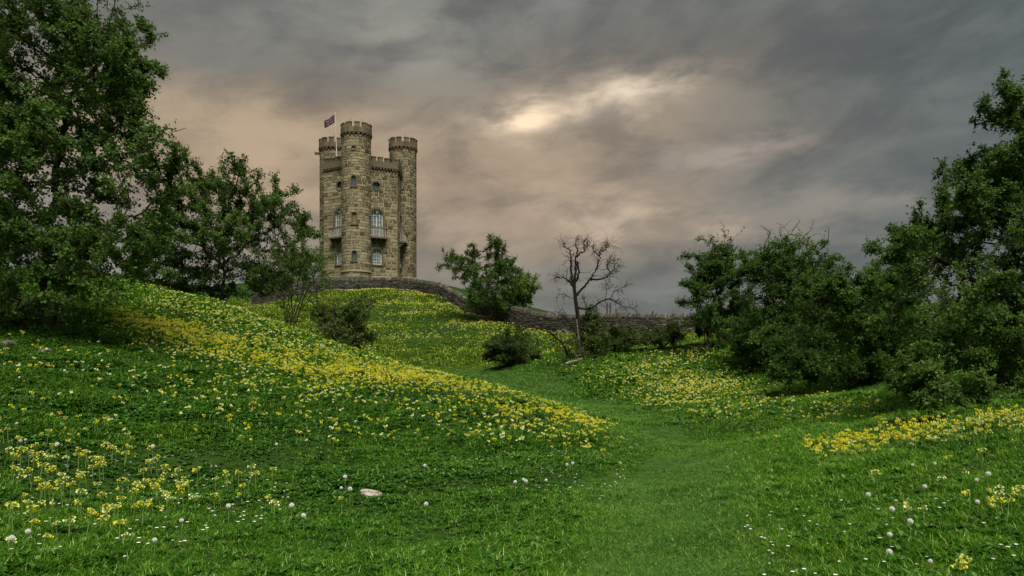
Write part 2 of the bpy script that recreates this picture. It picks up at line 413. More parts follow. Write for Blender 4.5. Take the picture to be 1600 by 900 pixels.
def _fit():
    xy = CP[:, :2] / 20.0; n = len(xy)
    d2 = ((xy[:, None] - xy[None]) ** 2).sum(-1)
    K = tps_k(d2) + np.eye(n) * 2e-4
    P = np.c_[np.ones(n), xy]
    A = np.zeros((n + 3, n + 3)); A[:n, :n] = K; A[:n, n:] = P; A[n:, :n] = P.T
    return np.linalg.solve(A, np.r_[CP[:, 2], 0, 0, 0]), xy
TW, TXY = _fit()
def sstep(x, a, b):
    t_ = np.clip((x - a) / (b - a), 0, 1); return t_ * t_ * (3 - 2 * t_)
def height(x, y):
    x = np.atleast_1d(np.asarray(x, float)); y = np.atleast_1d(np.asarray(y, float))
    out_ = np.empty(len(x))
    for i in range(0, len(x), 20000):
        q = np.c_[x[i:i + 20000], y[i:i + 20000]] / 20.0
        d2 = ((q[:, None] - TXY[None]) ** 2).sum(-1)
        out_[i:i + 20000] = tps_k(d2) @ TW[:-3] + TW[-3] + q @ TW[-2:]
    r = np.hypot(x + 8, y - 45)
    w = sstep(r, 85, 190)
    z = out_ * (1 - w) + w * (-4.0)
    p = np.c_[x, y]
    near = 1 - sstep(r, 70, 110)
    z += near * (0.035 * vnoise(p, 3, 1.1) * sstep(y, 3, 12) + 0.016 * vnoise(p, 4, 3.2))
    # soil-creep terraces on the hillside below the boundary wall
    terr = sstep(y, 40, 46) * (1 - sstep(y, 56, 60)) * sstep(-x, -3, 3)
    z += terr * 0.06 * np.sin(out_ * 7.5 + 0.8 * vnoise(p, 8, 0.25))
    # trampled hollow in the near left slope
    z -= 0.16 * np.exp(-((x + 6.1) ** 2 / 0.16 + (y - 10.9) ** 2 / 0.35))
    z -= 0.10 * np.exp(-((x + 1.55) ** 2 / 0.05 + (y - 8.45) ** 2 / 0.03))
    return z
def h1(x, y): return float(height([x], [y])[0])
def ground(px, d):
    x = (px - 800) / F * d; return np.array([x, d, h1(x, d)])
_dd = np.concatenate([np.arange(3.5, 20, 0.04), np.arange(20, 70, 0.15)])
def hit(px, py, above=0.0):
    """first point of the terrain (raised by `above`) on the ray through a pixel"""
    x = (px - 800) / F * _dd; z = EYE + (HY - py) / F * _dd
    g = height(x, _dd) + above
    k = np.argmax(z < g)
    d = _dd[k]
    return np.array([x[k], d, g[k] - above])
def to_px(p):
    p = np.atleast_2d(p)
    return 800 + F * p[:, 0] / p[:, 1], HY - F * (p[:, 2] - EYE) / p[:, 1]

def axis(lo, hi, fine_lo, fine_hi, step, grow=1.12):
    a = list(np.arange(fine_lo, fine_hi + step, step)); s_ = step; v = a[-1]
    while v < hi: s_ *= grow; v += s_; a.append(v)
    s_ = step; v = a[0]; b = []
    while v > lo: s_ *= grow; v -= s_; b.append(v)
    return np.array(b[::-1] + a)
gx = axis(-3000, 3000, -26, 24, 0.3); gy = axis(-400, 4000, 2, 64, 0.3)
GX, GY = np.meshgrid(gx, gy)
GZ = height(GX.ravel(), GY.ravel())
nx, ny = len(gx), len(gy)
ii = (np.arange(ny - 1)[:, None] * nx + np.arange(nx - 1)[None]).ravel()
me = mesh_np('ground', np.c_[GX.ravel(), GY.ravel(), GZ], np.c_[ii, ii + 1, ii + nx + 1, ii + nx], 'turf', smooth=True)
tag(obj('ground', me), kind='structure')

# trodden grass path along the valley floor
PATH = [ground(px, d)[:2] for px, d in [(1010, 3.2), (1030, 5.5), (1040, 8), (1068, 10.5), (1072, 12.5), (1050, 15.5), (995, 19), (925, 23.5), (862, 28), (800, 33), (735, 37.5), (665, 40)]]
PATH = np.array(PATH)
def resample(P, n):
    d = np.r_[0, np.cumsum(np.linalg.norm(np.diff(P, axis=0), axis=1))]
    s_ = np.linspace(0, d[-1], n)
    return np.c_[[np.interp(s_, d, P[:, k]) for k in range(P.shape[1])]].T
PC = resample(PATH, 160)
for _ in range(12): PC[1:-1] = 0.25 * PC[:-2] + 0.5 * PC[1:-1] + 0.25 * PC[2:]
tan = np.gradient(PC, axis=0); tan /= np.linalg.norm(tan, axis=1)[:, None]; nor = np.c_[-tan[:, 1], tan[:, 0]]
hw = 0.72 + 0.16 * vnoise(PC, 31, 0.9)
K = 9
pv = []
for k in range(K):
    s_ = (k / (K - 1) - 0.5) * 2
    q = PC + nor * (hw * s_ + 0.06 * vnoise(PC + k, 40 + k, 2.2))[:, None]
    pv.append(np.c_[q, height(q[:, 0], q[:, 1]) + 0.006])
pv = np.stack(pv, 1).reshape(-1, 3)
ii = (np.arange(len(PC) - 1)[:, None] * K + np.arange(K - 1)[None]).ravel()
tag(obj('path', mesh_np('path', pv, np.c_[ii, ii + K, ii + K + 1, ii + 1], 'worn_turf', smooth=True)), kind='structure')
def path_dist(x, y):
    o = np.full(len(x), 1e9)
    for a in PC[::2]: o = np.minimum(o, (x - a[0]) ** 2 + (y - a[1]) ** 2)
    return np.sqrt(o)

# ------------------------------------------------------------------ tower
TC = np.array([-18.25, 95.0]); TROT = math.atan2(18.25, 95.0)
tower = empty('castle_tower', (TC[0], TC[1], 10.4), TROT)
tag(tower, 'tall stone castle tower with three round battlemented turrets on the hilltop', 'tower')
ZB = 10.4                                   # local z = world z - ZB
def Z(zw): return zw - ZB
HR, TH0 = 5.1, R(-10.6)
hexv = [np.array([HR * math.sin(TH0 + k * math.pi / 3), -HR * math.cos(TH0 + k * math.pi / 3)]) for k in range(6)]
class Cyl:
    def __init__(s, c, r): s.c = c; s.r = r; s.wrap = True; s.lo = -math.pi * r; s.hi = math.pi * r
    def __call__(s, u, z, dep): a = u / s.r; return (s.c[0] + (s.r + dep) * math.sin(a), s.c[1] - (s.r + dep) * math.cos(a), z)
class Flat:
    def __init__(s, a, b):
        s.a = a; s.L = float(np.linalg.norm(b - a)); s.d = (b - a) / s.L; s.n = np.array([s.d[1], -s.d[0]]); s.wrap = False; s.lo = 0; s.hi = s.L
        if np.dot(s.n, a + b) < 0: s.n = -s.n
    def __call__(s, u, z, dep): p = s.a + s.d * u + s.n * dep; return (p[0], p[1], z)
class Opening:
    """arched / round opening centred at u0, from z0 up to z1 with half-width w"""
    def __init__(s, u0, z0, z1, w, kind='arch'): s.u0, s.z0, s.z1, s.w, s.kind = u0, z0, z1, w, kind
    def half(s, z):
        if z < s.z0 or z > s.z1: return 0
        if s.kind == 'round':
            r = s.w; c = (s.z0 + s.z1) / 2; return math.sqrt(max(r * r - (z - c) ** 2, 0))
        if s.kind == 'arch' and z > s.z1 - s.w: return math.sqrt(max(s.w ** 2 - (z - (s.z1 - s.w)) ** 2, 0))
        return s.w
    def outline(s, off=0.0, n=12):
        w = s.w + off
        if s.kind == 'round':
            c = (s.z0 + s.z1) / 2
            return [(s.u0 + w * math.cos(2 * math.pi * k / 20), c + w * math.sin(2 * math.pi * k / 20)) for k in range(20)]
        if s.kind == 'rect': return [(s.u0 + w, s.z0 - off), (s.u0 + w, s.z1 + off), (s.u0 - w, s.z1 + off), (s.u0 - w, s.z0 - off)]
        zc = s.z1 - s.w
        return [(s.u0 + w, s.z0 - off)] + [(s.u0 + w * math.cos(math.pi * k / n), zc + w * math.sin(math.pi * k / n)) for k in range(n + 1)] + [(s.u0 - w, s.z0 - off)]
BLOCKS = []                                 # (verts, faces, tint, centre, normal, parent)
def stone_skin(S, z0, z1, ops, parent, mortar, bias=0.5, spread=0.3, ch=(0.27, 0.38), bl=(0.38, 0.78), gap=0.055, seed=0):
    r = random.Random(seed); z = z0
    while z < z1 - 0.05:
        h = min(r.uniform(*ch), z1 - z)
        if z1 - z - h < 0.12: h = z1 - z
        zm = z + h / 2
        spans = []
        cuts = sorted([(o.u0 - o.half(zm) , o.u0 + o.half(zm)) for o in ops if o.half(zm) > 0.01])
        a = S.lo + (r.uniform(0, 0.5) if S.wrap else 0); end = a + (S.hi - S.lo)
        for c0, c1 in cuts:
            if c0 > a: spans.append((a, c0))
            a = max(a, c1)
        spans.append((a, end))
        for a, b in spans:
            ns = max(1, int((b - a) / 0.35)) if S.wrap else 1
            us = [a + (b - a) * k / ns for k in range(ns + 1)]
            mortar.add([S(u, zz, -0.028) for zz in (z, z + h) for u in us], [(k, k + 1, ns + 2 + k, ns + 1 + k) for k in range(ns)], r.uniform(0.2, 0.8))
            u = a
            while u < b - 1e-4:
                w = r.uniform(*bl) * (1.15 if h > 0.36 else 0.95)
                if b - u - w < 0.25: w = b - u
                c = 0.014; g = gap * r.uniform(0.6, 1.5) / 2; pr = r.uniform(-0.008, 0.024)
                x0, x1, y0, y1 = u + g, u + w - g, z + g, z + h - g
                if x1 - x0 > 0.05:
                    xs = [x0, (x0 + x1) / 2, x1] if S.wrap else [x0, x1]; m = len(xs)
                    fx = [x0 + c] + xs[1:-1] + [x1 - c]
                    vs_ = [S(x, y0 + c, pr) for x in fx] + [S(x, y1 - c, pr) for x in fx] + [S(x, y0, -0.04) for x in xs] + [S(x, y1, -0.04) for x in xs]
                    fs = [(k, k + 1, m + k + 1, m + k) for k in range(m - 1)] + [(2 * m + k, 2 * m + k + 1, k + 1, k) for k in range(m - 1)] + [(m + k, m + k + 1, 3 * m + k + 1, 3 * m + k) for k in range(m - 1)]
                    fs += [(2 * m, 0, m, 3 * m), (m - 1, 3 * m - 1, 4 * m - 1, 2 * m - 1)]
                    tn = min(1, max(0, r.gauss(bias, spread)))
                    cen = S((x0 + x1) / 2, zm, 0); out_ = np.array(S((x0 + x1) / 2, zm, 1)) - np.array(cen)
                    BLOCKS.append((vs_, fs, tn, cen, out_, parent, (x1 - x0) * (y1 - y0)))
                u += w
        z += h
def ring(mb, S, inner, outer, d_in, d_out, tint=0.5, mi=0, closed=False):
    """moulding between two outlines: face, inner reveal and outer edge"""
    n = len(inner)
    for k in range(n if closed else n - 1):
        j = (k + 1) % n
        a, b, c, d = inner[k], inner[j], outer[j], outer[k]
        A = [S(*a, d_out), S(*b, d_out), S(*c, d_out), S(*d, d_out), S(*a, d_in), S(*b, d_in), S(*c, -0.03), S(*d, -0.03)]
        mb.add(A, [(0, 1, 2, 3), (0, 4, 5, 1), (2, 6, 7, 3)], tint, mi)
def window(S, o, parent, label=None, bars=(2, 5), tracery=False, glass=True, dep=-0.24, surround=0.17, sill=True, frame=True):
    mb = MB()
    ol = o.outline(); n = len(ol)
    mb.add([S(u, z, dep) for u, z in ol], [tuple(range(n))])
    wn = obj('window', mb.mesh('window', glass if isinstance(glass, str) else 'window_glass'), parent)
    if label: wn['label'] = label
    cl_ = o.kind != 'arch'
    mb = MB(); ring(mb, S, o.outline(0), o.outline(surround), dep, 0.055, 0.45, closed=cl_)
    if sill and o.kind != 'round':
        mb.box((o.u0 - o.w - surround - 0.04, o.z0 - 0.15, dep), (o.u0 + o.w + surround + 0.04, o.z0 + 0.01, 0.12), 0.35, mp=lambda u, z, d: S(u, z, d))
    obj('surround', mb.mesh('surround', 'battlement_stone'), wn)
    if frame:
        mb = MB(); ring(mb, S, o.outline(-0.085), o.outline(0.0), dep, dep + 0.07, closed=cl_)
        if o.kind == 'arch': mb.box((o.u0 - o.w, o.z0, dep), (o.u0 + o.w, o.z0 + 0.10, dep + 0.072), mp=S)
        obj('frame', mb.mesh('frame', 'white_paint'), wn)
    nv, nh = bars
    for k in range(1, nv + 1):
        u = o.u0 - o.w + 2 * o.w * k / (nv + 1)
        zt = o.z1 if o.kind == 'rect' else (o.z1 - o.w + math.sqrt(max(o.w ** 2 - (u - o.u0) ** 2, 0)) if o.kind == 'arch' else o.z1)
        mb = MB(); tck = 0.020 if not (tracery and k == (nv + 1) / 2) else 0.05
        mb.box((u - tck, o.z0 + 0.08, dep), (u + tck, zt - 0.05, dep + 0.05), mp=S); obj('glazing_bar', mb.mesh('glazing_bar', 'white_paint'), wn)
    for k in range(1, nh + 1):
        z = o.z0 + (o.z1 - o.w * (0.55 if not tracery else 1.0) - o.z0) * k / nh
        hwid = o.half(z) - 0.03
        if hwid < 0.1: continue
        mb = MB(); mb.box((o.u0 - hwid, z - 0.018, dep), (o.u0 + hwid, z + 0.018, dep + 0.045), mp=S); obj('glazing_bar', mb.mesh('glazing_bar', 'white_paint'), wn)
    if tracery:
        for s_ in (-1, 1):
            mb = MB(); zc = o.z1 - o.w; cu_ = o.u0 + s_ * o.w / 2; rr = o.w / 2
            inn = [(cu_ + (rr - 0.035) * math.cos(math.pi * k / 10), zc + 1.25 * (rr - 0.035) * math.sin(math.pi * k / 10)) for k in range(11)]
            ou = [(cu_ + (rr + 0.03) * math.cos(math.pi * k / 10), zc + 1.25 * (rr + 0.03) * math.sin(math.pi * k / 10)) for k in range(11)]
            ring(mb, S, inn, ou, dep, dep + 0.055); obj('tracery_arch', mb.mesh('tracery_arch', 'white_paint'), wn)
        mb = MB(); cz = o.z1 - o.w * 0.36; rr = o.w * 0.20
        inn = [(o.u0 + (rr - 0.03) * math.cos(math.pi * k / 8), cz + (rr - 0.03) * math.sin(math.pi * k / 8)) for k in range(16)]
        ou = [(o.u0 + (rr + 0.03) * math.cos(math.pi * k / 8), cz + (rr + 0.03) * math.sin(math.pi * k / 8)) for k in range(16)]
        ring(mb, S, inn, ou, dep, dep + 0.056, closed=True); obj('tracery_ring', mb.mesh('tracery_ring', 'white_paint'), wn)
    return wn
def battlement(S, zc, zw, ztop, n_mer, n_corb, over, parent, u0=0.0, lo=None, hi=None, seed=0):
    """corbel table, parapet wall and merlons. zc corbel foot, zw parapet crenel level, ztop merlon top"""
    r = random.Random(seed)
    lo = S.lo if lo is None else lo; hi = S.hi if hi is None else hi
    L = hi - lo; mb = MB()
    seg = 40 if S.wrap else 1
    for k in range(seg):
        mb.box((lo + L * k / seg, zc + 0.42, -0.30), (lo + L * (k + 1) / seg, zw, over), r.uniform(0.2, 0.7), mp=S)
    for k in range(seg):
        mb.box((lo + L * k / seg, zc + 0.34, -0.02), (lo + L * (k + 1) / seg, zc + 0.419, over + 0.05), 0.3, mp=S)
    b = obj('battlement', mb.mesh('battlement', 'battlement_stone'), parent)
    mb = MB()
    for k in range(n_corb):
        u = lo + L * (k + 0.5) / n_corb; w = 0.5 * L / n_corb * 0.55
        mb.box((u - w, zc + 0.16, -0.02), (u + w, zc + 0.339, over + 0.02), r.uniform(0.2, 0.6), mp=S)
        mb.box((u - w * 0.9, zc, -0.02), (u + w * 0.9, zc + 0.159, over * 0.55), r.uniform(0.2, 0.6), mp=S)
    tag(obj('corbel_table', mb.mesh('corbel_table', 'battlement_stone'), b), kind='stuff')
    for k in range(n_mer):
        u = u0 + lo + L * (k + 0.5) / n_mer; w = 0.5 * L / n_mer * 0.63
        mb = MB(); m = 3 if S.wrap else 1; tn = r.uniform(0.2, 0.7); hz = ztop + r.uniform(-0.03, 0.03)
        for q in range(m):
            a0, a1 = u - w + 2 * w * q / m, u - w + 2 * w * (q + 1) / m
            mb.box((a0, zw + 0.001, -0.26), (a1, hz - 0.10, over - 0.01), tn, mp=S)
        for q in range(m):
            a0, a1 = u - w - 0.03 + 2 * (w + 0.03) * q / m, u - w - 0.03 + 2 * (w + 0.03) * (q + 1) / m
            mb.box((a0, hz - 0.099, -0.30), (a1, hz, over + 0.03), tn * 0.8, mp=S)
        obj('merlon', mb.mesh('merlon', 'battlement_stone'), b)
    return b

# three round turrets on alternate corners of the hexagon
TR = 1.70
PAR = {}
for k, (ztop, seed) in zip((0, 2, 4), ((28.85, 1), (29.30, 2), (29.25, 3))):
    S = Cyl(hexv[k], TR); root = MB(); ops = []
    if k == 0:
        ops = [Opening(-0.28, Z(21.45), Z(22.65), 0.27), Opening(-0.22, Z(17.1), Z(18.4), 0.24, 'rect'), Opening(-0.2, Z(12.85), Z(14.0), 0.25), Opening(-0.28, Z(25.6), Z(26.05), 0.225, 'round')]
    if k == 2: ops = [Opening(-1.25, Z(25.5), Z(26.6), 0.28)]
    if k == 4: ops = [Opening(0.75, Z(16.0), Z(17.4), 0.26, 'rect')]
    top = Z(ztop)
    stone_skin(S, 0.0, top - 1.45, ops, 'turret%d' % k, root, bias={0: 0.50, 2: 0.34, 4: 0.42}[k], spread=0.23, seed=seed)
    # plinth string course and cap
    for q in range(40):
        a0, a1 = S.lo + (S.hi - S.lo) * q / 40, S.lo + (S.hi - S.lo) * (q + 1) / 40
        root.box((a0, Z(11.62), -0.02), (a1, Z(11.80), 0.10), 0.15, mp=S)
    root.add([S(S.lo + (S.hi - S.lo) * q / 40, top - 1.0, -0.25) for q in range(40)], [tuple(range(40))], 0.2)
    tur = obj('turret', root.mesh('turret', 'mortar'), tower)
    PAR['turret%d' % k] = tur
    b = battlement(S, top - 1.55, top - 0.58, top, 11, 22, 0.10, tower, u0={0: 0.1, 2: 0.35, 4: -0.2}[k], seed=seed)
    for o in ops: window(S, o, tower, bars=(0, 0), glass='trim_stone' if o.kind == 'rect' else 'dark_glass', frame=False, surround=0.09, dep=-0.16, sill=(k == 0))
    for du in ((-0.9, 0.9) if k == 0 else (0.2,)):
        q = S(du, top - 0.9, -0.4); rod = MB(); rod.tube([q, (q[0], q[1], top + 0.55)], 0.02, 5); obj('lightning_rod', rod.mesh('lightning_rod', 'iron'), tower)

# six core walls with tall arched windows, balconies and roundels
core_roof = MB(); core_roof.add([(v[0] * 0.95, v[1] * 0.95, Z(24.6)) for v in hexv], [(0, 1, 2, 3, 4, 5)])
obj('roof', core_roof.mesh('roof', 'lead'), tower)
for k in range(6):
    S = Flat(hexv[k], hexv[(k + 1) % 6]); L = S.L; c = L * 0.5
    ops = [Opening(c, Z(15.75), Z(19.35), 0.76), Opening(c, Z(12.75), Z(14.62), 0.60), Opening(c - 0.1 if k == 0 else c, Z(21.65), Z(22.6), 0.475, 'round')]
    mor = MB()
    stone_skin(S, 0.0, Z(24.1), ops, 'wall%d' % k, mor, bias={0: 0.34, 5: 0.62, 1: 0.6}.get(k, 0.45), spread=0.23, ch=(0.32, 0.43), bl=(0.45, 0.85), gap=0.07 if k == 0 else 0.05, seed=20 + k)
    mor.box((0, Z(11.2), -0.02), (L, Z(11.36), 0.12), 0.15, mp=S)
    PAR['wall%d' % k] = obj('wall', mor.mesh('wall', 'mortar'), tower)
    battlement(S, Z(23.95), Z(25.05), Z(25.55), 6, 13, 0.16, tower, seed=30 + k)
    if k in (0, 1, 4, 5):
        window(S, ops[0], tower, bars=(3, 5), tracery=True, surround=0.26, sill=False)
        window(S, ops[1], tower, bars=(3, 4), surround=0.16)
        window(S, ops[2], tower, bars=(0, 0), surround=0.12, frame=False, glass='dark_glass')
        # balcony on stone brackets
        mb = MB(); zf, zr = Z(15.92), Z(17.10); hwid, pd = 1.10, 0.80
        mb.box((c - hwid, zf - 0.14, 0.0), (c + hwid, zf, pd), 0.3, mp=S)
        bal = obj('balcony', mb.mesh('balcony', 'battlement_stone'), tower)
        for (a0, a1, d0, d1) in ((c - hwid - .03, c + hwid + .03, pd - 0.16, pd + 0.03), (c - hwid - .03, c - hwid + .12, 0.0, pd - .161), (c + hwid - .12, c + hwid + .03, 0.0, pd - .161)):
            mb = MB(); mb.box((a0, zr - 0.12, d0), (a1, zr, d1), 0.4, mp=S); obj('rail', mb.mesh('rail', 'trim_stone'), bal)
        bars_ = [(c - hwid + 0.1 + (2 * hwid - 0.2) * q / 9, pd - 0.07) for q in range(10)] + [(c + s_ * (hwid - 0.05), pd * q / 4) for s_ in (-1, 1) for q in (1, 2, 3)]
        for (u, d) in bars_:
            mb = MB(); prof = [(0, .055), (.18, .075), (.34, .045), (.7, .05), (1, .04)]
            p0 = S(u, zf, d); mb.tube([(p0[0], p0[1], zf + (zr - .12 - zf) * a) for a, _ in prof], [r_ for _, r_ in prof], 6, 0.75)
            obj('baluster', mb.mesh('baluster', 'baluster_stone', True), bal)
        for q in range(4):
            u = c - hwid + 0.2 + (2 * hwid - 0.4) * q / 3
            mb = MB(); pr = [(0, zf - .14), (pd * .9, zf - .14), (pd * .75, zf - .32), (pd * .35, zf - .42), (pd * .25, zf - .62), (0, zf - .74)]
            A = [S(u - .1, z, d) for d, z in pr] + [S(u + .1, z, d) for d, z in pr]; m = len(pr)
            mb.add(A, [tuple(range(m)), tuple(range(2 * m - 1, m - 1, -1))] + [(i, (i + 1) % m, m + (i + 1) % m, m + i) for i in range(m)], 0.3)
            obj('bracket', mb.mesh('bracket', 'battlement_stone'), bal)
# the 300 facing stones that show largest are parts of their own, the rest one mass
eye_l = Matrix.Rotation(-TROT, 3, 'Z') @ Vector((-TC[0], -TC[1], EYE - ZB))
def shows(b):
    d = np.array(eye_l) - np.array(b[3]); d /= np.linalg.norm(d)
    f = float(np.dot(d, b[4]))
    c = np.array(b[3])
    # blocks hidden inside a turret do not show
    for k in (0, 2, 4):
        if not b[5].endswith(str(k)) or b[5].startswith('wall'):
            if np.hypot(*(c[:2] - hexv[k])) < TR + 0.05: return -1
    if c[2] < Z(11.5): return -1
    if b[5] in ('turret2', 'turret4'):          # partly behind the core
        f *= 0.75
    return f * b[6]
buried = [b for b in BLOCKS if shows(b) != -1 or b[3][2] < Z(11.5)]
order = sorted(range(len(buried)), key=lambda i: -shows(buried[i]))
single = set(order[:300]); rest = MB()
for i, b in enumerate(buried):
    if i in single:
        mb = MB(); mb.add(b[0], b[1], b[2]); obj('stone_block', mb.mesh('stone_block', 'tower_stone'), PAR[b[5]])
    else: rest.add(b[0], b[1], b[2])
tag(obj('stonework', rest.mesh('stonework', 'tower_stone'), tower), kind='stuff')
# flagpole on the roof behind the front parapet, rain spout on the left turret
def loc_at(px, zw, d):
    w = at(px, HY, d); v = Matrix.Rotation(-TROT, 3, 'Z') @ Vector((w[0] - TC[0], w[1] - TC[1], 0)); return np.array([v[0], v[1], Z(zw)])
p0 = loc_at(527, 24.4, 93.5); p1 = loc_at(523.5, 31.85, 93.5)
mb = MB(); mb.tube([p0, p0 * 0.5 + p1 * 0.5, p1], [0.075, 0.06, 0.045], 8); mb.tube([p1, p1 + (0, 0, 0.12)], 0.08, 8)
obj('flagpole', mb.mesh('flagpole', 'pole_paint', True), tower)
S = Cyl(hexv[4], TR); mb = MB(); u = S.r * R(-82)
mb.box((u - 0.14, Z(27.35), -0.1), (u + 0.14, Z(27.6), 0.62), 0.2, mp=S); obj('spout', mb.mesh('spout', 'battlement_stone'), tower)
# flag flying to the left of the pole
nxf, nyf = 16, 8; top = at(523.2, 178.5, 93.5)
vsf, uvs = [], []
for j in range(nyf + 1):
    for i in range(nxf + 1):
        a, b = i / nxf, j / nyf
        w = np.array([-0.05 - 1.28 * a, 0.22 * math.sin(5.5 * a + 1.2 * b) * a + 0.25 * a, -1.05 * b - 0.80 * a + 0.10 * math.sin(6 * a + 1.0) * a + 0.18 * a * b])
        vsf.append(top + w); uvs.append((1 - a, 1 - b))
fq = [(j * (nxf + 1) + i, j * (nxf + 1) + i + 1, (j + 1) * (nxf + 1) + i + 1, (j + 1) * (nxf + 1) + i) for j in range(nyf) for i in range(nxf)]
me = mesh_np('flag', vsf, np.array(fq), 'flag_cloth', smooth=True)
ul = me.uv_layers.new(name='UVMap')
for lp in me.loops: ul.data[lp.index].uv = uvs[lp.vertex_index]
fl = obj('flag', me); fl.data.transform(Matrix.Translation(-Vector(top))); fl.location = top
sm = fl.modifiers.new('thickness', 'SOLIDIFY'); sm.thickness = 0.012
tag(fl, 'red, white and blue crossed flag flying from the tower flagpole', 'flag')

# ------------------------------------------------------------------ dry stone boundary wall below the tower
WP = [(395, 478, 61), (460, 463, 60.5), (500, 457, 61), (545, 455, 62), (600, 456.5, 61.5), (650, 460, 60.5), (700, 471, 57), (760, 489, 52.5), (810, 506, 49.5), (870, 515, 47), (960, 522, 44.5), (1060, 525, 43), (1160, 528, 42), (1260, 530, 42)]
WXY = np.array([at(*p)[:2] for p in WP])
WC = resample(WXY, 240)
for _ in range(20): WC[1:-1] = 0.25 * WC[:-2] + 0.5 * WC[1:-1] + 0.25 * WC[2:]
seg = np.linalg.norm(np.diff(WC, axis=0), axis=1); WS = np.r_[0, np.cumsum(seg)]; WL = WS[-1]
WZ = height(WC[:, 0], WC[:, 1]) - 0.06
wt = np.gradient(WC, axis=0); wt /= np.linalg.norm(wt, axis=1)[:, None]; wn_ = np.c_[wt[:, 1], -wt[:, 0]]      # towards the camera
def wall_pt(s_, h, d):
    s_ = min(max(s_, 0), WL)
    return (np.interp(s_, WS, WC[:, 0]) + d * np.interp(s_, WS, wn_[:, 0]), np.interp(s_, WS, WC[:, 1]) + d * np.interp(s_, WS, wn_[:, 1]), np.interp(s_, WS, WZ) + h)
WH = 1.00
wall = MB()
ns = 120
for i in range(ns):
    wall.box((WL * i / ns, -0.2, -0.22), (WL * (i + 1) / ns, WH - 0.02, 0.20), 0.1, mp=lambda s_, h, d: wall_pt(s_, h, d))
wall_o = obj('dry_stone_wall', wall.mesh('dry_stone_wall', 'wall_stone'))
tag(wall_o, 'long grey dry stone wall running over the hillside below the tower', 'wall')
stones = MB(); r = random.Random(5)
z = 0.0
while z < WH - 0.03:
    h = r.uniform(0.07, 0.14)
    s_ = r.uniform(0, 0.2)
    while s_ < WL - 0.1:
        w = r.uniform(0.14, 0.42); g = 0.008
        pr = 0.27 - 0.09 * z / WH + r.uniform(-0.025, 0.035); tn = min(1, max(0, r.gauss(0.45, 0.24)))
        jz = [r.uniform(-.012, .012) for _ in range(4)]
        a0, a1, z0, z1 = s_ + g, min(s_ + w - g, WL), z + g, z + h - g
        V = [wall_pt(a0 + .015, z0 + .01 + jz[0], pr), wall_pt(a1 - .015, z0 + .01 + jz[1], pr + r.uniform(-.02, .02)), wall_pt(a1 - .015, z1 - .01 + jz[2], pr), wall_pt(a0 + .015, z1 - .01 + jz[3], pr + r.uniform(-.02, .02)),
             wall_pt(a0, z0, 0.15), wall_pt(a1, z0, 0.15), wall_pt(a1, z1, 0.15), wall_pt(a0, z1, 0.15)]
        stones.add(V, [(0, 1, 2, 3), (4, 5, 1, 0), (5, 6, 2, 1), (6, 7, 3, 2), (7, 4, 0, 3)], tn)
        s_ += w
    z += h
tag(obj('wall_stones', stones.mesh('wall_stones', 'wall_stone'), wall_o), kind='stuff')
cops = []; s_ = 0.02
while s_ < WL - 0.1:
    w = r.uniform(0.06, 0.13); h = r.uniform(0.16, 0.30); lean = r.uniform(-0.05, 0.05); d0, d1 = -0.20 + r.uniform(-.03, .03), 0.19 + r.uniform(-.03, .05)
    e = WH - 0.03
    V = [wall_pt(s_, e, d0), wall_pt(s_ + w, e, d0), wall_pt(s_ + w, e, d1), wall_pt(s_, e, d1),
         wall_pt(s_ + lean + .01, e + h * .75, d0 + .03), wall_pt(s_ + w + lean - .01, e + h * .8, d0 + .03), wall_pt(s_ + w + lean - .015, e + h * .82, d1 - .05), wall_pt(s_ + lean + .01, e + h * .78, d1 - .04),
         wall_pt(s_ + lean + w * .4, e + h, (d0 + d1) / 2)]
    cops.append((V, [(0, 1, 5, 4), (1, 2, 6, 5), (2, 3, 7, 6), (3, 0, 4, 7), (4, 5, 8), (5, 6, 8), (6, 7, 8), (7, 4, 8)], min(1, max(0, r.gauss(0.5, 0.2))), s_))
    s_ += w + 0.012
# the nearest visible stretch of upright coping stones, each its own piece
cpx = [to_px(np.array([c[0][8]]))[0][0] for c in cops]
vis = [i for i in range(len(cops)) if 800 < cpx[i] < 1075]
vis += [i for i in range(len(cops)) if 500 < cpx[i] < 690]
vis = set(vis[:300]); rest = MB()
for i, c in enumerate(cops):
    if i in vis:
        mb = MB(); mb.add(c[0], c[1], c[2]); obj('coping_stone', mb.mesh('coping_stone', 'wall_stone'), wall_o)
    else: rest.add(c[0], c[1], c[2])
tag(obj('coping', rest.mesh('coping', 'wall_stone'), wall_o), kind='stuff')

# fence posts in the field beyond the wall
POSTS = [(916, 478, 52, 'leftmost thin wooden fence post behind the wall, beside the dead tree trunk'), (932, 480, 51.5, 'thin wooden fence post behind the wall, just right of the dead tree trunk'), (948, 474, 50, 'taller of two close fence posts under the drooping dead branch'),
         (953, 473, 50.5, 'right one of two close fence posts under the drooping dead branch'), (962, 483, 50, 'short fence post stub right of the pair under the dead branch'), (1019, 486, 47, 'lone dark fence post on the skyline before the right bushes')]
for px, pt, d, lab in POSTS:
    x = (px - 800) / F * d; g = h1(x, d); ztop = EYE + (HY - pt) / F * d
    mb = MB(); rr = 0.055; H = ztop - g
    mb.tube([(0, 0, -0.3), (0.01, 0, H * 0.5), (0.03, 0.01, H)], [rr, rr * .95, rr * .85], 7); mb.tube([(0.03, 0.01, H), (0.03, 0.01, H + .03)], [rr * .85, rr * .3], 7)
    tag(obj('fence_post', mb.mesh('fence_post', 'post_wood'), loc=(x, d, g)), lab, 'fence post', 'fence posts beyond the wall')

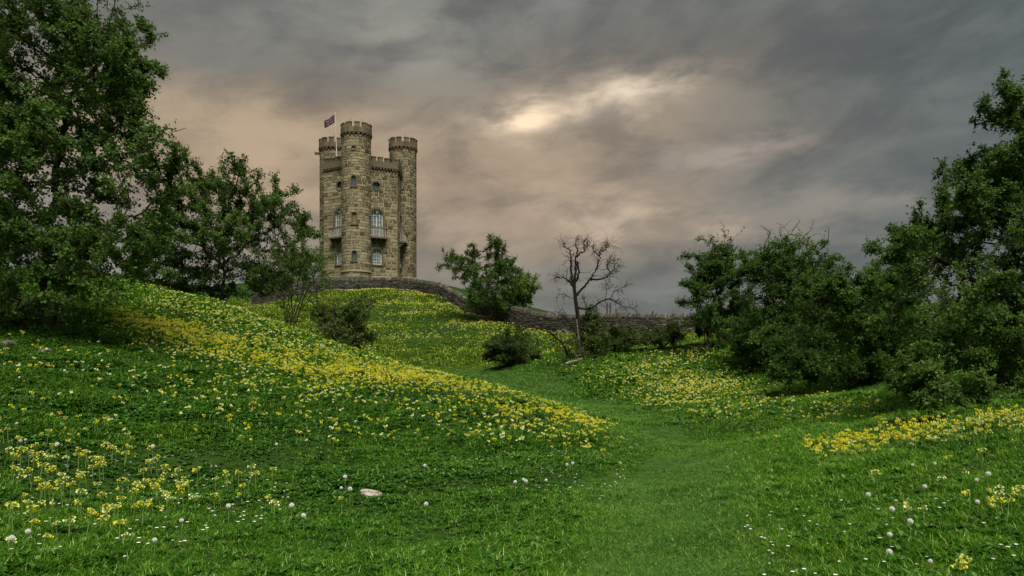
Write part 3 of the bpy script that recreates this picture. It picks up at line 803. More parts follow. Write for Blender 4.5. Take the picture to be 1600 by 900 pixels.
# ------------------------------------------------------------------ trees
def skeleton(seed, stems, blobs, n_att, D, infl, kill_f=1.9, iters=130, carve=0.0, carve_f=1.3, shoots=0, shoot_len=6, up=0.12):
    r = np.random.default_rng(seed)
    vol = np.array([b[1][0] * b[1][1] * b[1][2] for b in blobs]) ** 0.8; vol /= vol.sum()
    ch = r.choice(len(blobs), n_att, p=vol)
    d = r.normal(size=(n_att, 3)); d /= np.linalg.norm(d, axis=1)[:, None]
    rad = r.uniform(0, 1, n_att) ** (1 / 2.6)
    C = np.array([b[0] for b in blobs])[ch]; RR = np.array([b[1] for b in blobs])[ch]
    A = C + d * rad[:, None] * RR
    if carve: A = A[vnoise(A, seed + 1, carve_f) > carve - 0.5]
    P, par = [], []
    for st in stems:
        st = [np.asarray(q, float) for q in st]; prev = -1
        for a, b in zip(st[:-1], st[1:]):
            n = max(1, int(np.linalg.norm(b - a) / D))
            for k in range(n + (1 if b is st[-1] else 0)):
                q = a + (b - a) * k / n
                if prev >= 0: q = q + r.normal(size=3) * D * 0.22
                P.append(q); par.append(prev); prev = len(P) - 1
    P = np.array(P); par = list(par)
    dist = np.full(len(A), 1e9); near = np.zeros(len(A), int)
    def upd(i0):
        nonlocal dist, near
        for k in range(i0, len(P), 256):
            dm = np.linalg.norm(A[:, None] - P[None, k:k + 256], axis=2)
            j = dm.argmin(1); v = dm[np.arange(len(A)), j]; m = v < dist
            dist[m] = v[m]; near[m] = j[m] + k
    upd(0)
    for _ in range(iters):
        keep = dist > kill_f * D
        A = A[keep]; dist = dist[keep]; near = near[keep]
        if not len(A): break
        act = dist < infl
        if not act.any(): act = dist < dist.min() * 1.3
        v = A[act] - P[near[act]]; v /= np.linalg.norm(v, axis=1)[:, None]
        acc = np.zeros((len(P), 3)); np.add.at(acc, near[act], v)
        idx = np.unique(near[act]); dv = acc[idx]
        dv = dv / (np.linalg.norm(dv, axis=1)[:, None] + 1e-6) + r.normal(size=dv.shape) * 0.33 + np.array([0, 0, up])
        dv /= np.linalg.norm(dv, axis=1)[:, None]
        i0 = len(P); P = np.r_[P, P[idx] + D * dv]; par += list(idx)
        upd(i0)
        if len(P) > 13000: break
    par = np.array(par)
    if shoots:
        nch = np.bincount(par[par >= 0], minlength=len(P)); tips = np.where(nch == 0)[0]
        cen = P.mean(0); sc = P.std(0) + 1e-6
        o = np.linalg.norm((P[tips] - cen) / sc, axis=1) + r.uniform(0, 0.9, len(tips)) + 0.5 * (P[tips][:, 2] - cen[2]) / sc[2]
        sel = tips[np.argsort(-o)[:shoots]]
        Pl = list(P); pl = list(par)
        for s0 in sel:
            v = (P[s0] - cen) / sc * sc.mean(); v = v / np.linalg.norm(v) + np.array([0, 0, 0.25]); prev = s0
            v /= np.linalg.norm(v)
            for k in range(r.integers(2, shoot_len + 1)):
                v = v + r.normal(size=3) * 0.33; v /= np.linalg.norm(v)
                Pl.append(Pl[prev] + v * D * 0.75); pl.append(prev); prev = len(Pl) - 1
                if r.uniform() < 0.35:
                    w = v + r.normal(size=3) * 0.8; w /= np.linalg.norm(w); Pl.append(Pl[prev] + w * D * 0.6); pl.append(prev)
        P = np.array(Pl); par = np.array(pl)
    return P, par
def radii(P, par, tip, ex, cap):
    rr = np.zeros(len(P)); acc = np.zeros(len(P))
    for i in range(len(P) - 1, -1, -1):
        v = acc[i] if acc[i] > 0 else tip ** ex
        rr[i] = v ** (1 / ex)
        if par[i] >= 0: acc[par[i]] += v
    mx = rr.max()
    return np.where(rr > tip * 3, tip * 3 + (rr - tip * 3) * (cap - tip * 3) / max(mx - tip * 3, 1e-6), rr) if mx > cap else rr
def tubes(P, par, rr, n=5):
    d = np.zeros_like(P); has = par >= 0
    d[has] = P[has] - P[par[has]]
    first = ~has
    for i in np.where(first)[0]:
        c = np.where(par == i)[0]; d[i] = (P[c[0]] - P[i]) if len(c) else (0, 0, 1)
    d /= np.linalg.norm(d, axis=1)[:, None] + 1e-9
    ref = np.where(np.abs(d[:, 2:3]) < 0.9, np.array([[0, 0, 1.0]]), np.array([[1.0, 0, 0]]))
    a = np.cross(d, ref); a /= np.linalg.norm(a, axis=1)[:, None]; b = np.cross(d, a)
    ang = np.arange(n) * 2 * math.pi / n
    V = P[:, None] + rr[:, None, None] * (np.cos(ang)[None, :, None] * a[:, None] + np.sin(ang)[None, :, None] * b[:, None])
    ci = np.where(has)[0]; pi_ = par[ci]
    # child's start ring sits at the parent with the child's own direction
    V0 = P[pi_][:, None] + np.minimum(rr[pi_], rr[ci] * 1.25)[:, None, None] * (np.cos(ang)[None, :, None] * a[ci][:, None] + np.sin(ang)[None, :, None] * b[ci][:, None])
    N = len(P); verts = np.r_[V.reshape(-1, 3), V0.reshape(-1, 3)]
    k = np.arange(n); k2 = (k + 1) % n
    lo = N * n + np.arange(len(ci))[:, None] * n; hi = ci[:, None] * n
    f = np.stack([lo + k, lo + k2, hi + k2, hi + k], -1).reshape(-1, 4)
    return verts, f
def leaves(r, C, dirs, size, crown_c, up=0.6, flat=0.5):
    """one folded leaf (two triangles sharing the midrib) at each point"""
    n = len(C)
    out_ = C - crown_c; out_ /= np.linalg.norm(out_, axis=1)[:, None] + 1e-9
    nr = r.normal(size=(n, 3)) * 0.75 + np.array([0, 0, up]) + out_ * flat; nr /= np.linalg.norm(nr, axis=1)[:, None]
    ax = dirs + r.normal(size=(n, 3)) * 0.8; ax -= nr * (ax * nr).sum(1)[:, None]; ax /= np.linalg.norm(ax, axis=1)[:, None] + 1e-9
    sd = np.cross(nr, ax)
    L = size * r.uniform(0.6, 1.35, n)[:, None]; Wd = L * r.uniform(0.30, 0.44, n)[:, None]
    p0 = C; p1 = C + ax * L * 0.55 + sd * Wd + nr * L * 0.12; p2 = C + ax * L; p3 = C + ax * L * 0.55 - sd * Wd + nr * L * 0.12
    V = np.stack([p0, p1, p2, p3], 1).reshape(-1, 3)
    b = np.arange(n)[:, None] * 4
    return V, np.r_[b + np.array([0, 1, 2]), b + np.array([0, 2, 3])]
TREE_LOG = []
def make_tree(name, label, cat, seed, base, blobs, n_att, D, n_leaf, leaf_size, stems=None, mat='hawthorn_leaf', cap=0.16, tip=0.006, carve=0.0, carve_f=1.3, shoots=40, shoot_len=6, bare=0.0, group=None, infl=None, up=0.12, bark='bark', twig_len=(0.10, 0.30), per=9, nsides=5, leaf_rmax=0.03):
    base = np.asarray(base, float); r = np.random.default_rng(seed + 500)
    if stems is None:
        c = np.average([b[0] for b in blobs], axis=0); stems = [[base + (0, 0, -0.2), base * 0.55 + c * 0.45 + (0.1, 0, 0), c]]
    P, par = skeleton(seed, stems, blobs, n_att, D, infl or D * 9, carve=carve, carve_f=carve_f, shoots=shoots, shoot_len=shoot_len, up=up)
    rr = radii(P, par, tip, 2.25, cap)
    for i in range(len(par)):
        pass
    root = empty(name, base); tag(root, label, cat, group)
    thin = np.where((rr < leaf_rmax) & (par >= 0))[0]
    zmin = base[2] + 0.12
    thin = thin[P[thin][:, 2] > zmin]
    if bare > 0:                                      # bare twigs near the top, as on a tree only half in leaf
        zz = P[thin][:, 2]; q = (zz - zz.min()) / (zz.max() - zz.min() + 1e-6)
        thin_l = thin[r.uniform(size=len(thin)) > bare * sstep(q, 0.66, 0.95)]
    else: thin_l = thin
    nt = n_leaf // per
    w = 1.0 / (0.004 + rr[thin_l]); w *= np.clip(0.6 + 0.6 * vnoise(P[thin_l], seed + 9, 2.2), 0.08, 2); w /= w.sum()
    pick = r.choice(thin_l, nt, p=w)
    bd = P[pick] - P[par[pick]]; bd /= np.linalg.norm(bd, axis=1)[:, None] + 1e-9
    td = bd * 0.6 + r.normal(size=(nt, 3)) * 0.75 + np.array([0, 0, 0.18]); td /= np.linalg.norm(td, axis=1)[:, None]
    TL = r.uniform(*twig_len, nt)[:, None]
    s0 = P[pick] - bd * D * r.uniform(0, 1, nt)[:, None]; s1 = s0 + td * TL
    # twig prisms
    a = np.cross(td, np.array([0.3, 0.2, 1.0])); a /= np.linalg.norm(a, axis=1)[:, None]; b = np.cross(td, a)
    tv = []
    for ang in (0, 2.09, 4.19): tv.append(s0 + tip * 0.8 * (math.cos(ang) * a + math.sin(ang) * b))
    tv.append(s1)
    TV = np.stack(tv, 1).reshape(-1, 3); bi = np.arange(nt)[:, None] * 4
    TF = np.r_[bi + [0, 1, 3], bi + [1, 2, 3], bi + [2, 0, 3]]
    BV, BF = tubes(P, par, rr, nsides)
    obj('trunk', mesh_np('trunk', np.r_[BV, TV] - base, [BF, TF + len(BV)], bark, smooth=True), root)
    k = r.uniform(0.15, 1.05, (nt, per)); LC = (s0[:, None] + (s1 - s0)[:, None] * k[..., None]).reshape(-1, 3) + r.normal(size=(nt * per, 3)) * leaf_size * 0.35
    LD = np.repeat(td, per, axis=0)
    ok = LC[:, 2] > height(LC[:, 0], LC[:, 1]) + 0.05
    LC, LD = LC[ok], LD[ok]
    V, Fc = leaves(r, LC, LD, leaf_size, P.mean(0))
    cl_ = 0.46 + 0.26 * vnoise(LC, seed + 3, 1.6) + r.normal(size=len(LC)) * 0.2
    tn = np.tile(np.clip(cl_, 0, 1), 2)
    obj('crown', mesh_np('crown', V - base, Fc, mat, tint=tn), root)
    TREE_LOG.append((name, len(P), len(LC)))
    return root, P, par
def B(px, py, rx, ry, d, rz=None, dd=0.0):
    k = d / F; c = at(px, py, d) + np.array([0, dd, 0]); return (c, (rx * k, rz if rz is not None else 0.5 * (rx + ry) * k, ry * k))

# 1 big hawthorn at the left edge
g = ground(62, 17.5)
J = at(70, 400, 17.3)
make_tree('hawthorn_tree', 'huge dark green hawthorn filling the left edge of the picture', 'tree', 101, g,
    [B(50, 230, 185, 210, 17.5, 2.6), B(110, 95, 105, 110, 17.3, 1.6), B(185, 290, 88, 105, 17.0, 1.5), B(40, 410, 150, 80, 17.0, 2.2), B(160, 400, 80, 55, 17.0, 1.2), B(-130, 230, 150, 240, 18, 2.4), B(225, 240, 50, 60, 16.8, 0.9), B(160, 150, 70, 80, 16.5, 1.0), B(30, 40, 120, 90, 17.5, 1.8), B(60, 465, 150, 40, 16.8, 1.8), B(175, 445, 60, 35, 17.0, .9), B(262, 188, 30, 9, 17.0, .3), B(215, 75, 24, 14, 17.0, .3), B(258, 265, 26, 42, 17, .5), B(245, 345, 40, 55, 17, .7), B(30, 490, 120, 22, 16.4, 1.0), B(60, 120, 130, 130, 16.6, 1.2), B(140, 60, 70, 70, 17, 1.0), B(15, 150, 110, 130, 17.9, 1.6)],
    8500, 0.15, 240000, 0.066, stems=[[g - (0, 0, .3), J, at(90, 250, 17.4), at(120, 120, 17.2)], [g + (0.2, 0, -.3), at(130, 395, 17.0), at(200, 320, 16.8)], [g + (-.2, .2, -.3), at(-10, 380, 17.6), at(-60, 240, 18)], [at(100, 220, 17.4), at(190, 195, 17.1), at(288, 204, 17.0)], [at(115, 140, 17.2), at(180, 80, 17.1), at(226, 70, 17)], [at(160, 360, 17), at(220, 330, 17), at(268, 290, 17)]],
    cap=0.24, carve=0.02, carve_f=1.5, shoots=220, shoot_len=8, twig_len=(0.08, 0.26))
# 2 second hawthorn on the left
g = ground(347, 28)
make_tree('hawthorn_tree', 'smaller spreading hawthorn right of the huge left one, left of the tower', 'tree', 102, g,
    [B(350, 305, 62, 42, 28, 1.3), B(330, 365, 85, 42, 28, 1.6), B(415, 322, 50, 22, 28, .9), B(295, 400, 62, 55, 28, 1.4), B(440, 365, 42, 30, 28, .9), B(300, 262, 26, 28, 28, .6), B(380, 432, 62, 45, 28.4, 1.3), B(300, 445, 60, 38, 28.5, 1.3), B(425, 410, 50, 50, 28.3, 1.0), B(455, 302, 22, 7, 28, .3), B(250, 400, 38, 60, 28, 1.0)],
    4600, 0.16, 105000, 0.068, stems=[[g - (0, 0, .3), at(350, 425, 28), at(352, 350, 28), at(350, 300, 28)], [at(350, 415, 28), at(395, 372, 28), at(440, 350, 28)], [at(350, 420, 28), at(310, 380, 28.2)], [at(351, 360, 28), at(400, 325, 28), at(455, 303, 28)]],
    cap=0.20, carve=0.10, carve_f=1.5, shoots=170, shoot_len=8)
# 3 thin half-bare shrub on the ridge
g = ground(455, 25.5)
st = [[g + (random.uniform(-.15, .15), random.uniform(-.1, .1), -.2), at(455 + (e - 455) * .45, 470, 25.5), at(e, tp, 25.5 + random.uniform(-.5, .5))] for e, tp in ((415, 430), (432, 405), (446, 392), (458, 388), (472, 395), (485, 400), (497, 420), (505, 445), (425, 455))]
make_tree('thin_shrub', 'thin see-through shrub with bare fanned stems on the left ridge', 'shrub', 103, g, [B(460, 410, 40, 28, 25.5, .7), B(475, 440, 32, 25, 25.5, .6)], 420, 0.15, 5200, 0.055, stems=st, cap=0.035, tip=0.006, shoots=60, shoot_len=6, per=6, leaf_rmax=0.02)
# 4 dense shrub behind the ridge
g = ground(540, 25)
make_tree('ridge_shrub', 'dark bushy shrub half hidden behind the flowery ridge, below the tower', 'shrub', 104, g, [B(538, 525, 34, 42, 25, .8), B(515, 500, 26, 28, 25, .6), B(552, 490, 20, 20, 25, .5), B(525, 560, 40, 30, 25, .8)], 1500, 0.12, 14000, 0.060, stems=[[g - (0, 0, .2), at(535, 560, 25), at(528, 530, 25)], [g - (0, 0, .2), at(550, 560, 25), at(556, 530, 25.2)]], cap=0.05, shoots=130, shoot_len=7, mat='bramble_leaf')
# 5 round bush by the wall, 5b pale bush beyond the wall
g = ground(764, 50)
make_tree('hawthorn_bush', 'round bushy hawthorn growing against the stone wall right of the tower', 'bush', 105, g, [B(752, 418, 46, 36, 50, 1.8), B(718, 408, 28, 20, 50, 1), B(765, 462, 36, 28, 50, 1.5), B(790, 438, 22, 26, 50, 1), B(760, 395, 30, 22, 50, 1)], 2800, 0.18, 62000, 0.070, stems=[[g - (0, 0, .2), at(762, 462, 50), at(758, 440, 50.5)], [g - (0, 0, .2), at(748, 455, 50), at(728, 422, 50)], [g - (0, 0, .2), at(775, 455, 49.7), at(782, 425, 49.5)], [g - (.2, 0, .2), at(745, 445, 50.5), at(742, 400, 51)]], cap=0.10, tip=0.008, shoots=150, shoot_len=6, twig_len=(.10, .34), carve=0.08)
g = ground(822, 53)
make_tree('pale_bush', 'pale green bush behind the wall, right of the round hawthorn', 'bush', 106, g, [B(820, 452, 22, 18, 53, 1.0), B(812, 465, 26, 16, 53, 1.0)], 700, 0.2, 13000, 0.10, cap=0.06, shoots=24, mat='light_leaf', shoot_len=4, twig_len=(.15, .4))
# 6 low dark bush at the foot of the hill
g = ground(803, 36)
make_tree('low_bush', 'low dark rounded bush in the dip left of the dead tree', 'bush', 107, g, [B(803, 546, 37, 24, 36, 1.0), B(790, 555, 26, 16, 36, .8), B(815, 535, 22, 18, 36, .7)], 1400, 0.14, 24000, 0.07, cap=0.05, shoots=50, mat='bramble_leaf', shoot_len=4)
# 9-11 bushes on the right bank
g = ground(1105, 32)
make_tree('hawthorn_bush', 'leftmost bush on the right bank, with sparse twiggy top', 'bush', 109, g, [B(1112, 485, 44, 60, 32, 1.4), B(1092, 520, 26, 34, 32, 1.1), B(1120, 425, 30, 42, 32, .9), B(1150, 505, 40, 48, 32, 1.2), B(1132, 395, 16, 22, 32, .5)], 3000, 0.16, 54000, 0.068, stems=[[g - (0, 0, .2), at(1112, 500, 32), at(1122, 440, 32.3), at(1133, 372, 32)], [g - (0, 0, .2), at(1095, 490, 32), at(1085, 450, 32)], [g - (0, 0, .2), at(1140, 510, 32), at(1152, 470, 32)]], cap=0.11, shoots=220, shoot_len=9, bare=1.0, mat='dark_leaf', carve=0.18)
g = ground(1235, 27)
make_tree('hawthorn_bush', 'tall bush in the middle of the right bank, bare twigs on top', 'bush', 110, g, [B(1235, 445, 70, 66, 27, 1.6), B(1205, 515, 62, 52, 27, 1.5), B(1285, 425, 30, 30, 27, .8), B(1228, 385, 36, 26, 27, .8), B(1270, 500, 50, 50, 27, 1.4)], 4000, 0.15, 88000, 0.066, stems=[[g - (0, 0, .2), at(1235, 500, 27), at(1232, 430, 27), at(1225, 370, 27)], [g - (0, 0, .2), at(1265, 470, 27), at(1292, 415, 27)], [g - (0, 0, .2), at(1205, 520, 27)]], cap=0.14, shoots=240, shoot_len=9, bare=1.3, mat='dark_leaf', carve=0.12)
g = ground(1345, 21.5)
make_tree('hawthorn_bush', 'broad dark bush leaning out between the tall bush and the right tree', 'bush', 111, g, [B(1340, 500, 92, 68, 21.5, 1.5), B(1262, 548, 52, 46, 21, 1.0), B(1400, 470, 55, 50, 21.5, 1.2), B(1225, 572, 28, 28, 21, .6), B(1380, 560, 80, 44, 21.5, 1.3), B(1300, 575, 60, 28, 21, .9)], 5000, 0.14, 100000, 0.062, stems=[[g - (0, 0, .2), at(1345, 530, 21.5), at(1350, 470, 21.5)], [g - (0, 0, .2), at(1290, 550, 21.2), at(1245, 555, 21)], [g - (0, 0, .2), at(1395, 520, 21.5), at(1410, 450, 21.5)]], cap=0.12, shoots=110, shoot_len=5, mat='dark_leaf', carve=0.0)
# 12 big tree at the right edge
g = ground(1560, 14.5)
make_tree('hawthorn_tree', 'large layered hawthorn at the right edge of the picture', 'tree', 112, g,
    [B(1530, 390, 125, 85, 14.5, 1.5), B(1452, 392, 60, 58, 14.5, 1.0), B(1565, 268, 72, 30, 14.5, .9), B(1605, 185, 48, 26, 14.5, .6), B(1510, 490, 140, 82, 14.4, 1.5), B(1640, 540, 130, 100, 14.5, 1.5), B(1470, 555, 62, 50, 14.2, .9), B(1725, 400, 110, 160, 15, 1.5), B(1500, 275, 36, 14, 14.5, .4), B(1530, 200, 26, 10, 14.5, .3), B(1575, 125, 18, 7, 14.5, .2), B(1590, 330, 80, 40, 14.3, 1.0)],
    7500, 0.125, 180000, 0.053, stems=[[g - (0, 0, .3), at(1580, 500, 14.5), at(1590, 350, 14.6), at(1600, 250, 14.6), at(1615, 150, 14.5)], [at(1592, 340, 14.6), at(1540, 300, 14.5), at(1480, 280, 14.5)], [at(1582, 480, 14.5), at(1510, 430, 14.5), at(1450, 392, 14.5)], [at(1610, 180, 14.5), at(1585, 142, 14.5), at(1566, 126, 14.5)]],
    cap=0.2, carve=0.05, carve_f=1.9, shoots=220, shoot_len=8, twig_len=(.07, .22))
# 13 low bush in front of it
g = ground(1530, 11.8)
make_tree('low_bush', 'low leafy bush under the right edge tree, above the yellow flowers', 'bush', 113, g, [B(1470, 592, 56, 34, 11.8, .6), B(1560, 600, 80, 44, 11.6, .7), B(1630, 590, 60, 60, 11.5, .7), B(1510, 625, 70, 22, 11.5, .5)], 2800, 0.09, 56000, 0.047, stems=[[g - (0, 0, .2), at(1540, 600, 11.7)], [g - (0, 0, .2), at(1480, 605, 11.8)], [g - (0, 0, .2), at(1610, 590, 11.6)]], cap=0.05, tip=0.004, shoots=90, shoot_len=6, carve=0.1, twig_len=(.06, .2))

# ------------------------------------------------------------------ the dead tree
def polytree(chains, depth, seed, twigs=160, jit=0.25):
    """chains: list of (parent chain, pixel list, start radius, end radius)"""
    r = np.random.default_rng(seed); mb = MB(); tipsrc = []
    for pl, r0, r1, dd in chains:
        P = np.array([at(x, y, depth) for x, y in pl]); n = len(P)
        P[:, 1] += dd * np.linspace(0, 1, n)
        m = max(8, n * 4); Q = resample(P, m)
        Q[1:-1] += r.normal(size=(m - 2, 3)) * 0.028 * jit * 4 * 0.6
        rad = (np.linspace(1, 0, m) ** 0.9 * (r0 - r1) + r1) * 0.80
        mb.tube(Q, rad, 7, cap=True)
        for k in range(m // 3, m): tipsrc.append((Q[k], Q[k] - Q[k - 1], rad[k]))
    for _ in range(twigs):
        p, d, ra = tipsrc[r.integers(len(tipsrc))]
        v = d / np.linalg.norm(d) * 0.7 + r.normal(size=3) * 0.75 + (0, 0, 0.15); v /= np.linalg.norm(v)
        pts = [p]; L = r.uniform(0.05, 0.13)
        for k in range(r.integers(3, 7)):
            v = v + r.normal(size=3) * 0.4; v /= np.linalg.norm(v); pts.append(pts[-1] + v * L)
        a0 = min(ra * 0.6, 0.011)
        mb.tube(pts, np.linspace(a0, 0.004, len(pts)), 4, cap=False)
        if r.uniform() < 0.5:
            q = pts[2]; w = v + r.normal(size=3) * 0.8; w /= np.linalg.norm(w); mb.tube([q, q + w * L, q + w * L * 1.8 + r.normal(size=3) * .03], [0.008, .006, .003], 4, cap=False)
    return mb
DT = 32.0
g = ground(908, DT)
chains = [
    ([(908, 562), (906, 530), (903, 495), (899, 465), (897, 445)], 0.135, 0.085, 0),
    ([(897, 455), (893, 430), (893, 405), (890, 390), (881, 384)], 0.075, 0.020, .2),
    ([(881, 386), (880, 380)], .02, .01, 0),
    ([(897, 450), (899, 420), (901, 400), (902, 390), (898, 380), (902, 374)], 0.075, 0.014, -.2),
    ([(901, 402), (908, 395), (913, 392), (913, 378), (917, 372)], 0.045, 0.010, .2),
    ([(913, 392), (919, 384), (917, 380)], .025, .008, 0), ([(902, 408), (905, 425), (900, 440)], .05, .05, .1),
    ([(900, 462), (911, 450), (925, 432), (932, 418), (936, 405), (936, 396), (944, 392), (950, 385), (958, 388)], 0.068, 0.011, -.5),
    ([(936, 400), (930, 392), (928, 384)], .035, .009, .3), ([(948, 388), (946, 382), (952, 380)], .02, .007, 0),
    ([(922, 437), (938, 436), (950, 432), (953, 424), (949, 415), (955, 408), (956, 401), (962, 405)], 0.055, 0.009, .5),
    ([(952, 426), (960, 422), (966, 424)], .02, .007, 0), ([(953, 412), (962, 412), (968, 415)], .018, .006, 0),
    ([(898, 452), (891, 440), (883, 434), (875, 433), (868, 432)], 0.065, 0.010, .2),
    ([(903, 480), (915, 484), (930, 478), (942, 470), (953, 467), (962, 474), (975, 480), (990, 483)], 0.060, 0.009, -.4),
    ([(953, 467), (960, 455), (970, 450), (978, 446)], .025, .006, .3), ([(945, 470), (947, 452), (944, 440)], .02, .006, -.3),
    ([(902, 470), (888, 462), (878, 458), (870, 464)], .022, .006, .5),
    ([(905, 545), (915, 500), (918, 480), (912, 460)], .05, .012, .4),
    ([(905, 530), (890, 505), (880, 495), (868, 488)], .04, .012, -.5),
]
root = empty('dead_tree', g); tag(root, 'bare dead tree with twisted branches standing in the dip, centre right', 'tree')
mb = polytree(chains[:1] , DT, 5, twigs=0, jit=0.05); me = mb.mesh('trunk', 'dead_bark', True); me.transform(Matrix.Translation(-Vector(g))); obj('trunk', me, root)
mb = polytree(chains[1:], DT, 6, twigs=420, jit=0.26); me = mb.mesh('branches', 'dead_bark', True); me.transform(Matrix.Translation(-Vector(g))); obj('branches', me, root)
# peeled pale stem leaning at the foot of the trunk
mb = polytree([([(906, 552), (903, 525), (900, 500)], .06, .035, -.3), ([(912, 560), (906, 545), (903, 530)], .05, .03, -.5)], DT - .3, 9, 0, .05)
me = mb.mesh('peeled_stem', 'pale_wood', True); me.transform(Matrix.Translation(-Vector(g))); obj('peeled_stem', me, root)
# fallen limb arching left of it
g2 = ground(884, 31.5)
root = empty('fallen_limb', g2); tag(root, 'long bare limb arching to the left from the dead tree foot', 'branch')
mb = polytree([([(887, 556), (882, 542), (872, 530), (858, 520), (842, 514), (826, 512), (810, 511)], .055, .018, -.8), ([(872, 530), (868, 516), (874, 512)], .025, .008, .2), ([(848, 516), (842, 508)], .018, .007, 0)], 31.5, 12, 40, .12)
me = mb.mesh('limb', 'dead_bark', True); me.transform(Matrix.Translation(-Vector(g2))); obj('limb', me, root)
# scrub round the foot of the dead tree, and the brush heap right of it
g = ground(900, 31.6)
make_tree('scrub_bush', 'thin scrub growing round the foot of the dead tree', 'bush', 120, g, [B(925, 530, 22, 38, 32, .8), B(893, 545, 24, 22, 31.8, .7), B(880, 550, 16, 16, 31.6, .5), B(918, 505, 10, 22, 32.2, .4)], 900, 0.14, 8000, 0.065, stems=[[g - (0, 0, .2), at(893, 540, 31.8)], [ground(922, 32) - (0, 0, .2), at(926, 520, 32), at(918, 490, 32.2)]], cap=0.03, tip=0.005, shoots=70, mat='bramble_leaf', shoot_len=5)
g = ground(1010, 33.5)
make_tree('bramble_bush', 'dark tangled bramble bank between the dead tree and the right bushes', 'bush', 121, g, [B(1020, 530, 36, 12, 33.5, .9), B(975, 530, 30, 14, 33.5, .8), B(1045, 524, 20, 13, 33.5, .8), B(955, 540, 20, 10, 33.2, .6)], 1100, 0.15, 15000, 0.070, cap=0.03, tip=0.005, shoots=60, mat='bramble_leaf', shoot_len=4)
def log(name, label, pts, r0, r1, mat, cat='log', d=None, seed=0, stubs=2):
    P = np.array([hit(px, py) + (0, 0, lift) for px, py, lift in pts]); base = P[0].copy(); r = np.random.default_rng(seed)
    Q = resample(P, 12); Q[1:-1] += r.normal(size=(10, 3)) * 0.02
    root = empty(name, base); tag(root, label, cat, 'fallen wood round the dead tree')
    mb = MB(); mb.tube(Q - base, np.linspace(r0, r1, 12) * r.uniform(.9, 1.1, 12), 8); obj('stem', mb.mesh('stem', mat, True), root)
    for k in range(stubs):
        q = Q[r.integers(3, 10)] - base; v = r.normal(size=3) * .5 + (0, 0, .6); mb = MB(); mb.tube([q, q + v * .25, q + v * .4 + r.normal(size=3) * .05], [r1 * .6, r1 * .4, r1 * .15], 5); obj('stub', mb.mesh('stub', mat, True), root)
log('fallen_log', 'pale peeled log lying on the grass before the dead tree', [(884, 572, .05), (898, 567, .06), (912, 563, .06)], .065, .045, 'pale_wood', seed=1)
log('fallen_log', 'short pale stick lying across the fallen log by the dead tree', [(893, 562, .08), (908, 560, .12), (917, 556, .18)], .04, .02, 'pale_wood', seed=2)
log('fallen_log', 'long dark branch lying in the grass right of the dead tree', [(928, 562, .06), (945, 556, .1), (960, 550, .12), (974, 545, .2)], .05, .025, 'dead_bark', seed=3, stubs=4)
log('fallen_log', 'grey branch propped on the bramble bank right of the dead tree', [(924, 557, .05), (940, 550, .35), (958, 548, .5), (968, 546, .6)], .06, .03, 'dead_bark', seed=4, stubs=4)
log('fallen_log', 'dark rotten stick in front of the low dark bush', [(782, 580, .03), (790, 578, .05), (802, 577, .04)], .045, .03, 'dead_bark', seed=5)

# ------------------------------------------------------------------ pale boulder in the near grass
def boulder(name, label, p, sx, sy, sz, mat, seed, sink=0.35):
    r = np.random.default_rng(seed); n, m = 30, 16; V = []
    for j in range(m + 1):
        th = math.pi * j / m
        for i in range(n):
            ph = 2 * math.pi * i / n; V.append((math.sin(th) * math.cos(ph), math.sin(th) * math.sin(ph), math.cos(th)))
    V = np.array(V); k = 1 + 0.16 * vnoise(V, seed, 1.6) + 0.12 * vnoise(V, seed + 1, 4.0) + 0.06 * vnoise(V, seed + 2, 9.0)
    V = np.sign(V) * np.abs(V) ** 0.8 * k[:, None] * (sx, sy, sz)
    f = [(j * n + i, (j + 1) * n + i, (j + 1) * n + (i + 1) % n, j * n + (i + 1) % n) for j in range(m) for i in range(n)]
    me = mesh_np(name, V, np.array(f), mat, tint=np.clip(r.normal(.6, .2, len(f)), 0, 1))
    o = obj(name, me, loc=(p[0], p[1], p[2] + sz * (1 - 2 * sink))); o.rotation_euler = (r.uniform(-.1, .1), r.uniform(0.05, .2), r.uniform(-.3, .3))
    return o
tag(boulder('boulder', 'pale limestone rock half buried in the near grass', hit(578, 776), .125, .09, .055, 'limestone', 3, .36), cat='rock', label='pale limestone rock half buried in the near grass')
tag(boulder('boulder', 'dark stone at the left edge below the huge hawthorn', hit(13, 541), .11, .09, .09, 'wall_stone', 4), cat='rock', label='dark stone at the left edge below the huge hawthorn')
tag(boulder('boulder', 'dark stone in the grass below the huge hawthorn, right of another', hit(72, 553), .14, .09, .08, 'wall_stone', 5), cat='rock', label='dark flat stone in the shade below the huge hawthorn')

